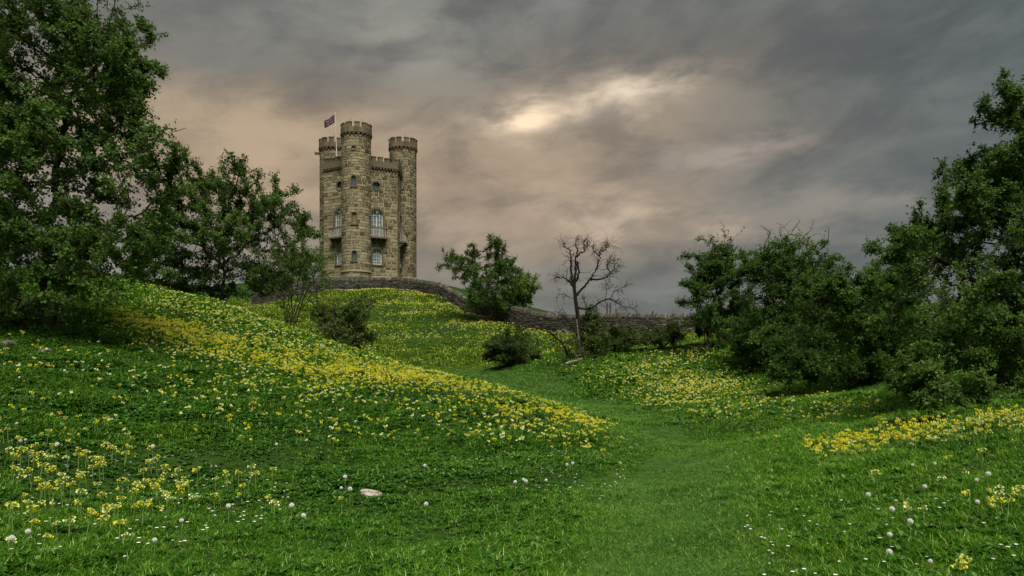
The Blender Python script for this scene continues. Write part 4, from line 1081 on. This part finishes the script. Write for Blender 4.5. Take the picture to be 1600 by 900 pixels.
# ------------------------------------------------------------------ ground vegetation
PROTO = {}
def proto_coll(name): c = bpy.data.collections.new(name); PROTO[name] = c; return c
def tuft(name, coll, mat, nb, rad, hmin, hmax, wid, seed, lean=0.5):
    r = np.random.default_rng(seed)
    an = r.uniform(0, 6.28, nb); rr = rad * np.sqrt(r.uniform(0, 1, nb)); bx, by = rr * np.cos(an), rr * np.sin(an)
    H = r.uniform(hmin, hmax, nb); w = wid * r.uniform(.7, 1.3, nb); d = r.uniform(0, 6.28, nb); ln = lean * H * r.uniform(.3, 1.5, nb)
    sx, sy = -np.sin(d) * w, np.cos(d) * w; lx, ly = np.cos(d) * ln, np.sin(d) * ln
    p = lambda t_, s_: np.c_[bx + lx * t_ ** 2 + sx * s_, by + ly * t_ ** 2 + sy * s_, H * (t_ - 0.25 * t_ ** 3 * min(lean, 1)) - 0.01]
    V = np.stack([p(0, -1), p(0, 1), p(.5, -.85), p(.5, .85), p(1, 0)], 1).reshape(-1, 3); b = np.arange(nb)[:, None] * 5
    q, tr_ = b + [0, 1, 3, 2], b + [2, 3, 4]
    tn = r.uniform(0, 1, nb)
    o = obj(name, mesh_np(name, V, [q, tr_], mat, tint=np.r_[tn, tn]), link=False); coll.objects.link(o)
def rosette(name, coll, mat, nl, L, W_, seed, lift=0.35):
    r = np.random.default_rng(seed); V, q, tn = [], [], []
    for k in range(nl):
        a = r.uniform(0, 6.28); l = L * r.uniform(.6, 1.2); w = W_ * r.uniform(.7, 1.2); e = lift * r.uniform(.3, 1.6)
        c0 = np.array([r.uniform(-.02, .02), r.uniform(-.02, .02), 0])
        for t_, wf in ((0, .15), (.4, 1), (.75, .85), (1, .1)):
            ct = c0 + np.array([math.cos(a) * l * t_, math.sin(a) * l * t_, l * (e * t_ * 1.6 - e * t_ * t_) + .01]); sd = np.array([-math.sin(a), math.cos(a), 0]) * w * wf
            V += [ct - sd, ct + sd]
        b = k * 8; q += [(b, b + 1, b + 3, b + 2), (b + 2, b + 3, b + 5, b + 4), (b + 4, b + 5, b + 7, b + 6)]; tn += [r.uniform(0, .9)] * 3
    o = obj(name, mesh_np(name, V, np.array(q), mat, tint=tn), link=False); coll.objects.link(o)
cn = proto_coll('near_grass')
for k in range(5): tuft('meadow_tuft_%d' % k, cn, 'meadow_blade', 54, 0.085, 0.02, (0.060, 0.070, 0.095, 0.062, 0.075)[k], 0.0024, 10 + k, (0.8, 1.1, 0.7, 1.0, 0.9)[k])
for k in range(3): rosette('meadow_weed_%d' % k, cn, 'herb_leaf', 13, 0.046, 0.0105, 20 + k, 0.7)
cp = proto_coll('path_grass_tufts')
for k in range(4): tuft('path_tuft_%d' % k, cp, 'path_blade', 64, 0.09, 0.018, 0.055, 0.0024, 30 + k, 1.0)
cm = proto_coll('mid_grass')
for k in range(4): tuft('mid_tuft_%d' % k, cm, 'meadow_blade', 56, 0.17, 0.035, 0.10, 0.005, 40 + k, 0.8)
rosette('mid_weed_0', cm, 'herb_leaf', 10, 0.13, 0.03, 51, 0.5)
ch_ = proto_coll('hill_grass')
for k in range(4): tuft('hill_tuft_%d' % k, ch_, 'hill_blade', 40, 0.36, 0.06, 0.16, 0.013, 60 + k, 0.9)

def scatter(name, P, rot, scl, idx, coll):
    me = bpy.data.meshes.new(name); me.vertices.add(len(P)); me.vertices.foreach_set('co', np.asarray(P, np.float32).ravel())
    for nm, typ, val in (('rz', 'FLOAT', rot), ('scl', 'FLOAT', scl), ('pick', 'INT', idx)):
        a = me.attributes.new(nm, typ, 'POINT'); a.data.foreach_set('value', np.asarray(val, np.float32 if typ == 'FLOAT' else np.int32))
    o = obj(name, me)
    ng = bpy.data.node_groups.new(name + '_scatter', 'GeometryNodeTree')
    ng.interface.new_socket('Geometry', in_out='INPUT', socket_type='NodeSocketGeometry'); ng.interface.new_socket('Geometry', in_out='OUTPUT', socket_type='NodeSocketGeometry')
    N = ng.nodes; Lk = ng.links
    gi = N.new('NodeGroupInput'); go = N.new('NodeGroupOutput')
    ci = N.new('GeometryNodeCollectionInfo'); ci.inputs['Collection'].default_value = coll; ci.inputs['Separate Children'].default_value = True; ci.inputs['Reset Children'].default_value = True
    ip = N.new('GeometryNodeInstanceOnPoints')
    def na(nm, typ):
        n = N.new('GeometryNodeInputNamedAttribute'); n.data_type = typ; n.inputs[0].default_value = nm
        return [s_ for s_ in n.outputs if s_.enabled][0]
    cx = N.new('ShaderNodeCombineXYZ'); Lk.new(na('rz', 'FLOAT'), cx.inputs[2])
    Lk.new(gi.outputs[0], ip.inputs['Points']); Lk.new(ci.outputs[0], ip.inputs['Instance']); ip.inputs['Pick Instance'].default_value = True
    Lk.new(na('pick', 'INT'), ip.inputs['Instance Index']); Lk.new(cx.outputs[0], ip.inputs['Rotation']); Lk.new(na('scl', 'FLOAT'), ip.inputs['Scale'])
    Lk.new(ip.outputs[0], go.inputs[0])
    md = o.modifiers.new('scatter', 'NODES'); md.node_group = ng
    return o
def wedge(n, d0, d1, margin=1.15):
    """points spread evenly over the ground in the view's wedge and a little beside it"""
    d = np.sqrt(rng.uniform(d0 * d0, d1 * d1, n)); s_ = rng.uniform(-1, 1, n) * 0.667 * margin
    return s_ * d, d
def area(d0, d1, margin=1.15): return 0.667 * margin * (d1 * d1 - d0 * d0)
def put(parts):
    return [np.concatenate(q) for q in zip(*parts)]
near_p, path_p, mid_p, hill_p = [], [], [], []
for d0, d1, dens, sc in ((3.2, 8, 620, 1.0), (8, 13, 380, 1.15), (13, 18, 200, 1.4)):
    n = int(area(d0, d1) * dens); x, y = wedge(n, d0, d1); z = height(x, y)
    pd = path_dist(x, y) + 0.30 * vnoise(np.c_[x, y], 77, 1.4)
    onp = rng.uniform(size=n) > sstep(pd, .25, 1.35)
    patch = 0.5 + 0.35 * vnoise(np.c_[x, y], 71, 1.2) + 0.25 * vnoise(np.c_[x, y], 72, 4.0)
    s_ = sc * rng.uniform(.6, 1.4, n) * np.clip(0.62 + 0.75 * patch, .45, 1.6)
    s_ *= 0.72 + 0.28 * sstep(pd, .6, 1.8)
    weed = (rng.uniform(size=n) < np.clip(0.20 + (0.22 + 0.34 * (vnoise(np.c_[x, y], 73, 1.6) > .05)) * (x < 1.0) * sstep(y, 6, 8.5), 0, .75)) & (pd > 1.0)  # real weeds, thickened on the left slope to stand in for its shade
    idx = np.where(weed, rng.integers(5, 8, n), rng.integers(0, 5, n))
    keep = rng.uniform(size=n) < np.clip(0.55 + patch, .45, 1)
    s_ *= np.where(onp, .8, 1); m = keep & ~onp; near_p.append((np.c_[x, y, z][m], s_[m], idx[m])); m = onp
    path_p.append((np.c_[x, y, z][m], s_[m] * 1.3, rng.integers(0, 4, m.sum())))
# objects in a collection are taken in name order: meadow_tuft_*, then meadow_weed_*
for d0, d1, dens, sc in ((18, 26, 95, 1.0), (26, 40, 50, 1.15)):
    n = int(area(d0, d1) * dens); x, y = wedge(n, d0, d1); z = height(x, y)
    pd = path_dist(x, y) + 0.3 * vnoise(np.c_[x, y], 77, 1.4); onp = rng.uniform(size=n) > sstep(pd, .3, 1.5)
    s_ = sc * rng.uniform(.6, 1.3, n) * np.clip(0.95 + 0.35 * vnoise(np.c_[x, y], 74, 1.1), .5, 1.5)
    hillm = (y > 37) & (rng.uniform(size=n) < (y - 37) / 3); idx = rng.integers(0, 5, n)
    m = ~onp & ~hillm; mid_p.append((np.c_[x, y, z][m], s_[m], idx[m])); path_p.append((np.c_[x, y, z][onp], s_[onp] * 2.1, rng.integers(0, 4, onp.sum())))
    hill_p.append((np.c_[x, y, z][hillm], s_[hillm] * .7, rng.integers(0, 4, hillm.sum())))
n = int(area(40, 66) * 13); x, y = wedge(n, 40, 66); z = height(x, y)
wd = np.full(n, 1e9)
for a in WC[::2]: wd = np.minimum(wd, (x - a[0]) ** 2 + (y - a[1]) ** 2)
m = wd > 0.35
hill_p.append((np.c_[x, y, z][m], rng.uniform(.6, 1.3, m.sum()) * np.clip(1 + .3 * vnoise(np.c_[x, y][m], 75, .8), .5, 1.5), rng.integers(0, 4, m.sum())))
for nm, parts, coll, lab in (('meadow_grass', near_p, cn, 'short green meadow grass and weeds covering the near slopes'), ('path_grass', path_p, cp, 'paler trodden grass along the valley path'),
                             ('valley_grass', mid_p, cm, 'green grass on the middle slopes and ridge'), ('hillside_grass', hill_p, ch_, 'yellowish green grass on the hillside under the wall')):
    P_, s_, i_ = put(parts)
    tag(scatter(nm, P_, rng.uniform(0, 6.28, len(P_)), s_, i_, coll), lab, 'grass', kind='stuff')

# ------------------------------------------------------------------ cowslips, dandelion clocks, daisies
def cowslip_meshes(seed, H=0.17, pale=False):
    """stem and nodding one-sided umbel, base at the origin"""
    r = np.random.default_rng(seed); bend = r.uniform(-.02, .02, 2)
    st = [np.array([0, 0, -.01]), np.array([bend[0] * .4, bend[1] * .4, H * .5]), np.array([bend[0], bend[1], H])]
    mb = MB(); mb.tube(st, [.0030, .0026, .0022], 4, cap=False); stem = mb.mesh('stem', 'stem_green')
    mb = MB(); top_ = st[-1]; nb = r.integers(6, 11); side = r.uniform(0, 6.28)
    for k in range(nb):
        a = side + r.normal() * 1.15; l = r.uniform(.005, .019); rise = r.uniform(-.030, .016)
        tq = top_ - (0, 0, max(0, -rise)); p1 = top_ + np.array([math.cos(a) * l, math.sin(a) * l, rise]); dn = np.array([math.cos(a) * .9, math.sin(a) * .9, -r.uniform(.2, .9)]); dn /= np.linalg.norm(dn)
        p2 = p1 + dn * .014; p3 = p2 + dn * .010
        mb.tube([tq, p1], .0010, 3, mi=0, cap=False)
        mb.tube([p1, p1 * .5 + p2 * .5, p2], [.0018, .0046, .0042], 5, mi=0, cap=False)
        mb.tube([p2, p3], [.0034, .0105], 5, mi=1, cap=False); mb.tube([p3, p3 - dn * .002], [.0105, .002], 5, mi=1, cap=False)
    head = mb.mesh('flower_head', ['calyx_green', 'cowslip_pale' if pale else 'cowslip_yellow'])
    return stem, head
CS = [cowslip_meshes(200 + k, H) for k, H in enumerate((.15, .17, .185, .16, .20, .175))] + [cowslip_meshes(220 + k, .15, True) for k in range(2)]
cfar = proto_coll('far_cowslips')
for k in range(5):                                       # simplified plant for the distant drifts
    r = np.random.default_rng(300 + k); mb = MB(); pal = k == 4
    for q in range(2):
        o_ = r.uniform(-.05, .05, 2) * (q > 0); H = r.uniform(.13, .19); tp = np.array([o_[0], o_[1], H])
        mb.tube([(o_[0], o_[1], -.01), tp], .0032, 3, mi=0, cap=False)
        for _ in range(7):
            a = r.uniform(0, 6.28); c = tp + np.array([math.cos(a), math.sin(a), 0]) * r.uniform(.004, .024) + (0, 0, r.uniform(-.012, .02)); d_ = np.array([math.cos(a), math.sin(a), r.uniform(-.6, .6)]); d_ /= np.linalg.norm(d_)
            mb.tube([c, c + d_ * .010], [.005, .013], 4, mi=1, cap=True)
    o = obj('far_cowslip_%d' % k, mb.mesh('far_cowslip_%d' % k, ['stem_green', 'cowslip_pale' if pal else 'cowslip_yellow']), link=False); cfar.objects.link(o)

def seg_dist(px, py, line):
    """distance in rows from a sloping line given as (x, y) knots"""
    L_ = np.array(line, float); return py - np.interp(px, L_[:, 0], L_[:, 1])
RIDGE = [(100, 470), (200, 500), (300, 532), (400, 553), (500, 575), (600, 594), (700, 613), (800, 640), (900, 668), (1000, 694), (1040, 705)]
def in_el(px, py, cx, cy, rx, ry): return np.clip(1.3 - ((px - cx) / rx) ** 2 - ((py - cy) / ry) ** 2, 0, 1)
def flower_density(x, y, z):
    """plants per square metre; the drifts are laid out by projected position"""
    px, py = to_px(np.c_[x, y, z]); clump = np.clip(0.55 + 0.55 * vnoise(np.c_[x, y], 91, 1.7) + .3 * vnoise(np.c_[x, y], 92, 5), 0, 1.7)
    D_ = np.zeros(len(x))
    q = seg_dist(px, py, RIDGE)
    spur = (y < 31) & (px > 95) & (px < 1045)
    wtop = np.interp(px, [100, 500, 800, 1040], [46, 22, 15, 7]); wbot = np.interp(px, [100, 500, 800, 1040], [14, 24, 20, 6])
    band = np.where(q < 0, np.exp(-(q / wtop) ** 2), np.exp(-(q / wbot)))
    D_ += spur * band * 135 * np.clip(.25 + .75 * clump, .15, 1.3) * np.interp(px, [150, 270, 900, 1040], [.05, 1, 1, .5])
    D_ += spur * (q > 0) * np.exp(-(q / np.interp(px, [100, 400, 800], [70, 75, 42])) ** 2) * 34 * clump * np.interp(px, [200, 450], [.35, 1])
    D_ += spur * (q < 0) * (px > 200) * (px < 560) * 26 * clump
    hill = (y > 38) & (y < 62)
    D_ += 1.9 * hill * clump * (6 + 9 * in_el(px, py, 640, 470, 160, 26) + 10 * in_el(px, py, 790, 512, 110, 26) + 4 * in_el(px, py, 640, 520, 120, 36)) * (px > 380) * (px < 900)
    bank = (y > 16) & (y < 36)
    D_ += 2.0 * bank * clump * (13 * in_el(px, py, 950, 605, 190, 40) + 13 * in_el(px, py, 1080, 580, 110, 44) + 10 * in_el(px, py, 1120, 630, 130, 32)) * (q < -14)
    D_ += (y > 12) & (y < 24) & (px > 1180)
    D_ += ((y > 12) & (y < 24)) * clump * 30 * in_el(px, py, 1300, 643, 80, 22)
    D_ += ((y > 6) & (y < 15)) * np.clip(1.15 * clump - .05, 0, 1.5) * (80 * in_el(px, py, 1365, 708, 110, 22) + 85 * in_el(px, py, 1490, 684, 130, 26) + 60 * in_el(px, py, 1590, 672, 70, 28))
    D_ += ((y > 8) & (y < 16)) * clump * 6 * (px < 950) * (q > 30) * (py < 740)
    pd = path_dist(x, y); D_ *= sstep(pd, .9, 1.7)
    return D_
fp = []
for d0, d1, dm in ((6, 15, 150), (15, 31, 175), (31, 66, 50)):
    n = int(area(d0, d1, 1.08) * dm); x, y = wedge(n, d0, d1, 1.08); z = height(x, y)
    m = rng.uniform(size=n) < flower_density(x, y, z) / dm
    fp.append(np.c_[x, y, z][m])
fp = np.concatenate(fp)
LEFT = [(100, 25), (40, 90), (250, 85), (128, 115), (180, 120), (215, 120), (265, 130), (430, 75), (500, 105), (545, 130), (75, 155), (200, 170), (318, 135), (363, 160), (433, 148), (105, 195), (80, 225), (125, 250), (205, 240), (248, 232), (303, 240), (345, 215), (375, 240), (400, 255), (503, 180), (505, 225), (495, 270), (555, 255), (595, 165), (635, 155), (660, 190), (595, 215), (640, 225), (715, 75), (720, 100), (737, 123), (677, 65), (800, 95), (795, 130), (955, 125), (965, 160), (945, 175), (1005, 185), (1058, 210), (920, 232), (1135, 235), (1150, 280), (1172, 285), (1205, 335), (1140, 360), (1170, 360), (790, 300), (825, 290), (770, 325), (870, 320), (915, 285), (958, 290), (1020, 300), (1000, 350), (1040, 335), (975, 345), (850, 370), (838, 390), (1070, 360), (1078, 400), (140, 370), (160, 400), (200, 420), (258, 340), (270, 295), (335, 360), (340, 405), (320, 325), (290, 365), (445, 325), (480, 322), (400, 355), (520, 372), (525, 455), (620, 315), (640, 405), (662, 440), (690, 465), (745, 420), (760, 470), (715, 505), (680, 530), (850, 445), (905, 485), (935, 460), (1015, 462), (55, 490), (80, 515), (205, 490), (240, 465), (370, 575), (440, 543), (180, 585), (760, 575), (800, 535), (790, 610), (550, 530), (250, 675), (45, 645), (610, 480)]
LEFT2 = [(557, 612), (605, 622), (633, 627), (498, 607), (670, 625), (720, 625), (765, 600), (705, 595), (425, 575), (465, 597), (510, 625), (690, 640), (680, 660), (603, 675), (550, 680), (470, 675), (445, 655), (447, 635), (765, 680), (770, 700), (640, 630), (960, 685)]
RIGHT = [(850, 600), (850, 620), (915, 607), (1100, 573), (1160, 540), (1230, 528), (1235, 570), (1195, 575), (1270, 570), (1160, 600), (1215, 610), (1250, 628), (1075, 862), (1060, 870), (1150, 403), (1065, 470), (990, 490), (720, 485), (1025, 420), (1300, 545)]
hand = [(x / 4.09, 680 + y / 4.09, 0) for x, y in LEFT] + [(x / 1.8, 400 + y / 1.8, 0) for x, y in LEFT2] + [(1100 + x / 2.648, 560 + y / 2.648, 1) for x, y in RIGHT]
ind = [(hit(px, py, .155), side) for px, py, side in hand]
o_ = np.argsort(fp[:, 1]); take = 300 - len(ind)
# of the drift flowers the nearest ones in view become individuals too
px, py = to_px(fp); inv = (px > 0) & (px < 1600) & (py < 900)
near_i = [i for i in o_ if inv[i]][:take]
for i in near_i: ind.append((fp[i], 2 if px[i] > 900 else 3))
far = np.delete(fp, near_i, axis=0)
CLAB = {0: ('yellow cowslip standing in the near left flower patch', 'cowslips of the near left patch'), 1: ('yellow cowslip in the scattered cluster at the near right edge', 'cowslips at the near right edge'),
        2: ('yellow cowslip at the front of the dense drift on the right', 'cowslips at the front of the right drift'), 3: ('small cowslip scattered in the grass below the left yellow ridge', 'cowslips scattered below the ridge')}
r = random.Random(77)
ORD = ['first', 'second', 'third', 'fourth', 'fifth', 'sixth', 'seventh', 'eighth', 'ninth', 'tenth', 'eleventh', 'twelfth', 'thirteenth', 'fourteenth', 'fifteenth', 'sixteenth', 'seventeenth', 'eighteenth', 'nineteenth', 'twentieth', 'twenty-first']
nright = 0
for p, side in sorted(ind, key=lambda q: q[0][0] / q[0][1]):
    k = r.randrange(6) if r.random() < .85 else r.randrange(6, 8)
    rt = empty('cowslip', p, r.uniform(0, 6.28)); s_ = r.uniform(.75, 1.15) * (1.15 if side < 2 else 0.95); rt.scale = (s_, s_, s_)
    rt.rotation_euler = (r.uniform(-.1, .1), r.uniform(-.1, .1), r.uniform(0, 6.28))
    lab = CLAB[side][0]; qx, qy = (float(v[0]) for v in to_px(p + np.array([0, 0, .15])))
    if side == 0: lab = 'yellow cowslip at the %s of the near left flower patch, %s' % ('back' if qy < 725 else 'middle' if qy < 775 else 'front', 'by the left picture edge' if qx < 110 else 'in its left half' if qx < 230 else 'in its right half')
    elif side == 1: lab = 'yellow cowslip in the thin near right scatter, %s from the left' % ORD[nright]; nright += 1
    elif side == 2: lab = 'yellow cowslip at the front of the dense right drift, %s' % ('left end' if qx < 1330 else 'left of its middle' if qx < 1430 else 'right of its middle' if qx < 1520 else 'by the right picture edge')
    else: lab = 'small cowslip in the grass below the left yellow ridge, %s' % ('left of the tower' if qx < 500 else 'below the tower' if qx < 655 else 'right of the tower')
    tag(rt, lab, 'cowslip', CLAB[side][1])
    obj('stem', CS[k][0], rt); obj('flower_head', CS[k][1], rt)
nf = len(far); fpx, fpy = to_px(far); PALE = np.where((np.abs(seg_dist(fpx, fpy, RIDGE)) < 22) & (far[:, 1] < 31), .06, np.where((fpx > 1200) & (far[:, 1] < 15), .12, .42))
tag(scatter('cowslip_drift', far, rng.uniform(0, 6.28, nf), rng.uniform(.85, 1.35, nf) * np.interp(far[:, 1], [10, 20, 30, 60], [0.66, 0.62, 0.70, 0.9]), np.where(rng.uniform(size=nf) < PALE, 4, rng.integers(0, 4, nf)), cfar),
    'drifts of yellow cowslips on the ridge, hillside and right bank', 'flowers', kind='stuff')
# dandelion clocks
mb = MB(); mb.tube([(0, 0, -.01), (.004, .002, .09), (.002, 0, .17)], [.0028, .0025, .0022], 5, cap=False); DSt = mb.mesh('stem', 'stem_green')
mb = MB(); rr_ = np.random.default_rng(8); c = np.array([.002, 0, .17])
for k in range(110):
    z_ = 1 - 2 * (k + .5) / 110; a = k * 2.39996; v = np.array([math.cos(a) * math.sqrt(1 - z_ * z_), math.sin(a) * math.sqrt(1 - z_ * z_), z_]); q = c + v * .0195 * rr_.uniform(.8, 1.12)
    s1 = np.cross(v, (0.3, 0.5, 0.8)); s1 /= np.linalg.norm(s1); s2 = np.cross(v, s1)
    mb.add([q + .0036 * (math.cos(t_) * s1 + math.sin(t_) * s2) + v * .002 for t_ in (0, 1.26, 2.51, 3.77, 5.03)] + [q - v * .002], [(0, 1, 5), (1, 2, 5), (2, 3, 5), (3, 4, 5), (4, 0, 5)], .5, 0)
    mb.tube([c + v * .004, q], .0006, 3, cap=False)
mb.tube([c - (0, 0, .006), c, c + (0, 0, .006)], [.003, .006, .003], 6, mi=1); DHd = mb.mesh('seed_head', ['seed_fluff', 'receptacle'])
CLOCK = [(18, 841), (44, 828), (242, 840), (284, 809), (239, 700), (89, 696), (32, 687), (40, 681), (26, 658), (30, 588), (101, 580), (169, 547), (456, 793), (474, 805), (547, 767), (533, 757), (539, 747), (664, 728), (666, 788), (432, 692), (805, 753), (822, 753), (853, 749), (818, 747), (895, 724), (886, 726), (357, 792),
         (1526, 744), (1544, 742), (1445, 760), (1357, 774), (1394, 799), (1422, 819), (1390, 833), (1454, 866), (1389, 862), (1527, 782), (1426, 721), (1461, 719)]
nth = {}
for px_, py_ in sorted(CLOCK):
    p = hit(px_, py_, .16); rt = empty('dandelion_clock', p, r.uniform(0, 6.28)); s_ = r.uniform(.66, 1.05); rt.scale = (s_, s_, s_)
    if px_ < 330: lab, gr = 'white dandelion seed head among the cowslips of the near left slope', 'dandelion clocks on the left slope'
    elif px_ < 1000: lab, gr = 'white dandelion seed head in the grass of the near middle slope', 'dandelion clocks in the middle'
    else: lab, gr = 'white dandelion seed head in the near right grass', 'dandelion clocks on the right'
    nth[gr] = nth.get(gr, -1) + 1
    lab = 'white dandelion seed head, %s from the left among those on the near %s slope' % (ORD[nth[gr]], 'left' if px_ < 330 else 'middle' if px_ < 1000 else 'right')
    tag(rt, lab, 'dandelion', gr); obj('stem', DSt, rt); obj('seed_head', DHd, rt)
# daisies: tiny white dots in the sward
cd = proto_coll('daisy_protos'); mb = MB()
mb.tube([(0, 0, 0), (0, 0, .05)], .0015, 3, mi=0, cap=False); c = np.array([0, 0, .05])
for k in range(9):
    a = k * .698; v = np.array([math.cos(a), math.sin(a), .15]); s_ = np.array([-math.sin(a), math.cos(a), 0]) * .0036
    mb.add([c, c + v * .008 - s_, c + v * .014, c + v * .008 + s_], [(0, 1, 2, 3)], .5, 1)
o = obj('daisy_0', mb.mesh('daisy_0', ['stem_green', 'daisy_white']), link=False); cd.objects.link(o)
n = 7500; x, y = wedge(n, 5, 26); z = height(x, y); m = (vnoise(np.c_[x, y], 95, .9) > -.1) & (path_dist(x, y) > .7); x, y, z = x[m], y[m], z[m]
tag(scatter('daisies', np.c_[x, y, z], rng.uniform(0, 6.28, len(x)), rng.uniform(.7, 1.3, len(x)), np.zeros(len(x), int), cd), 'tiny white daisies dotted through the near grass', 'flowers', kind='stuff')
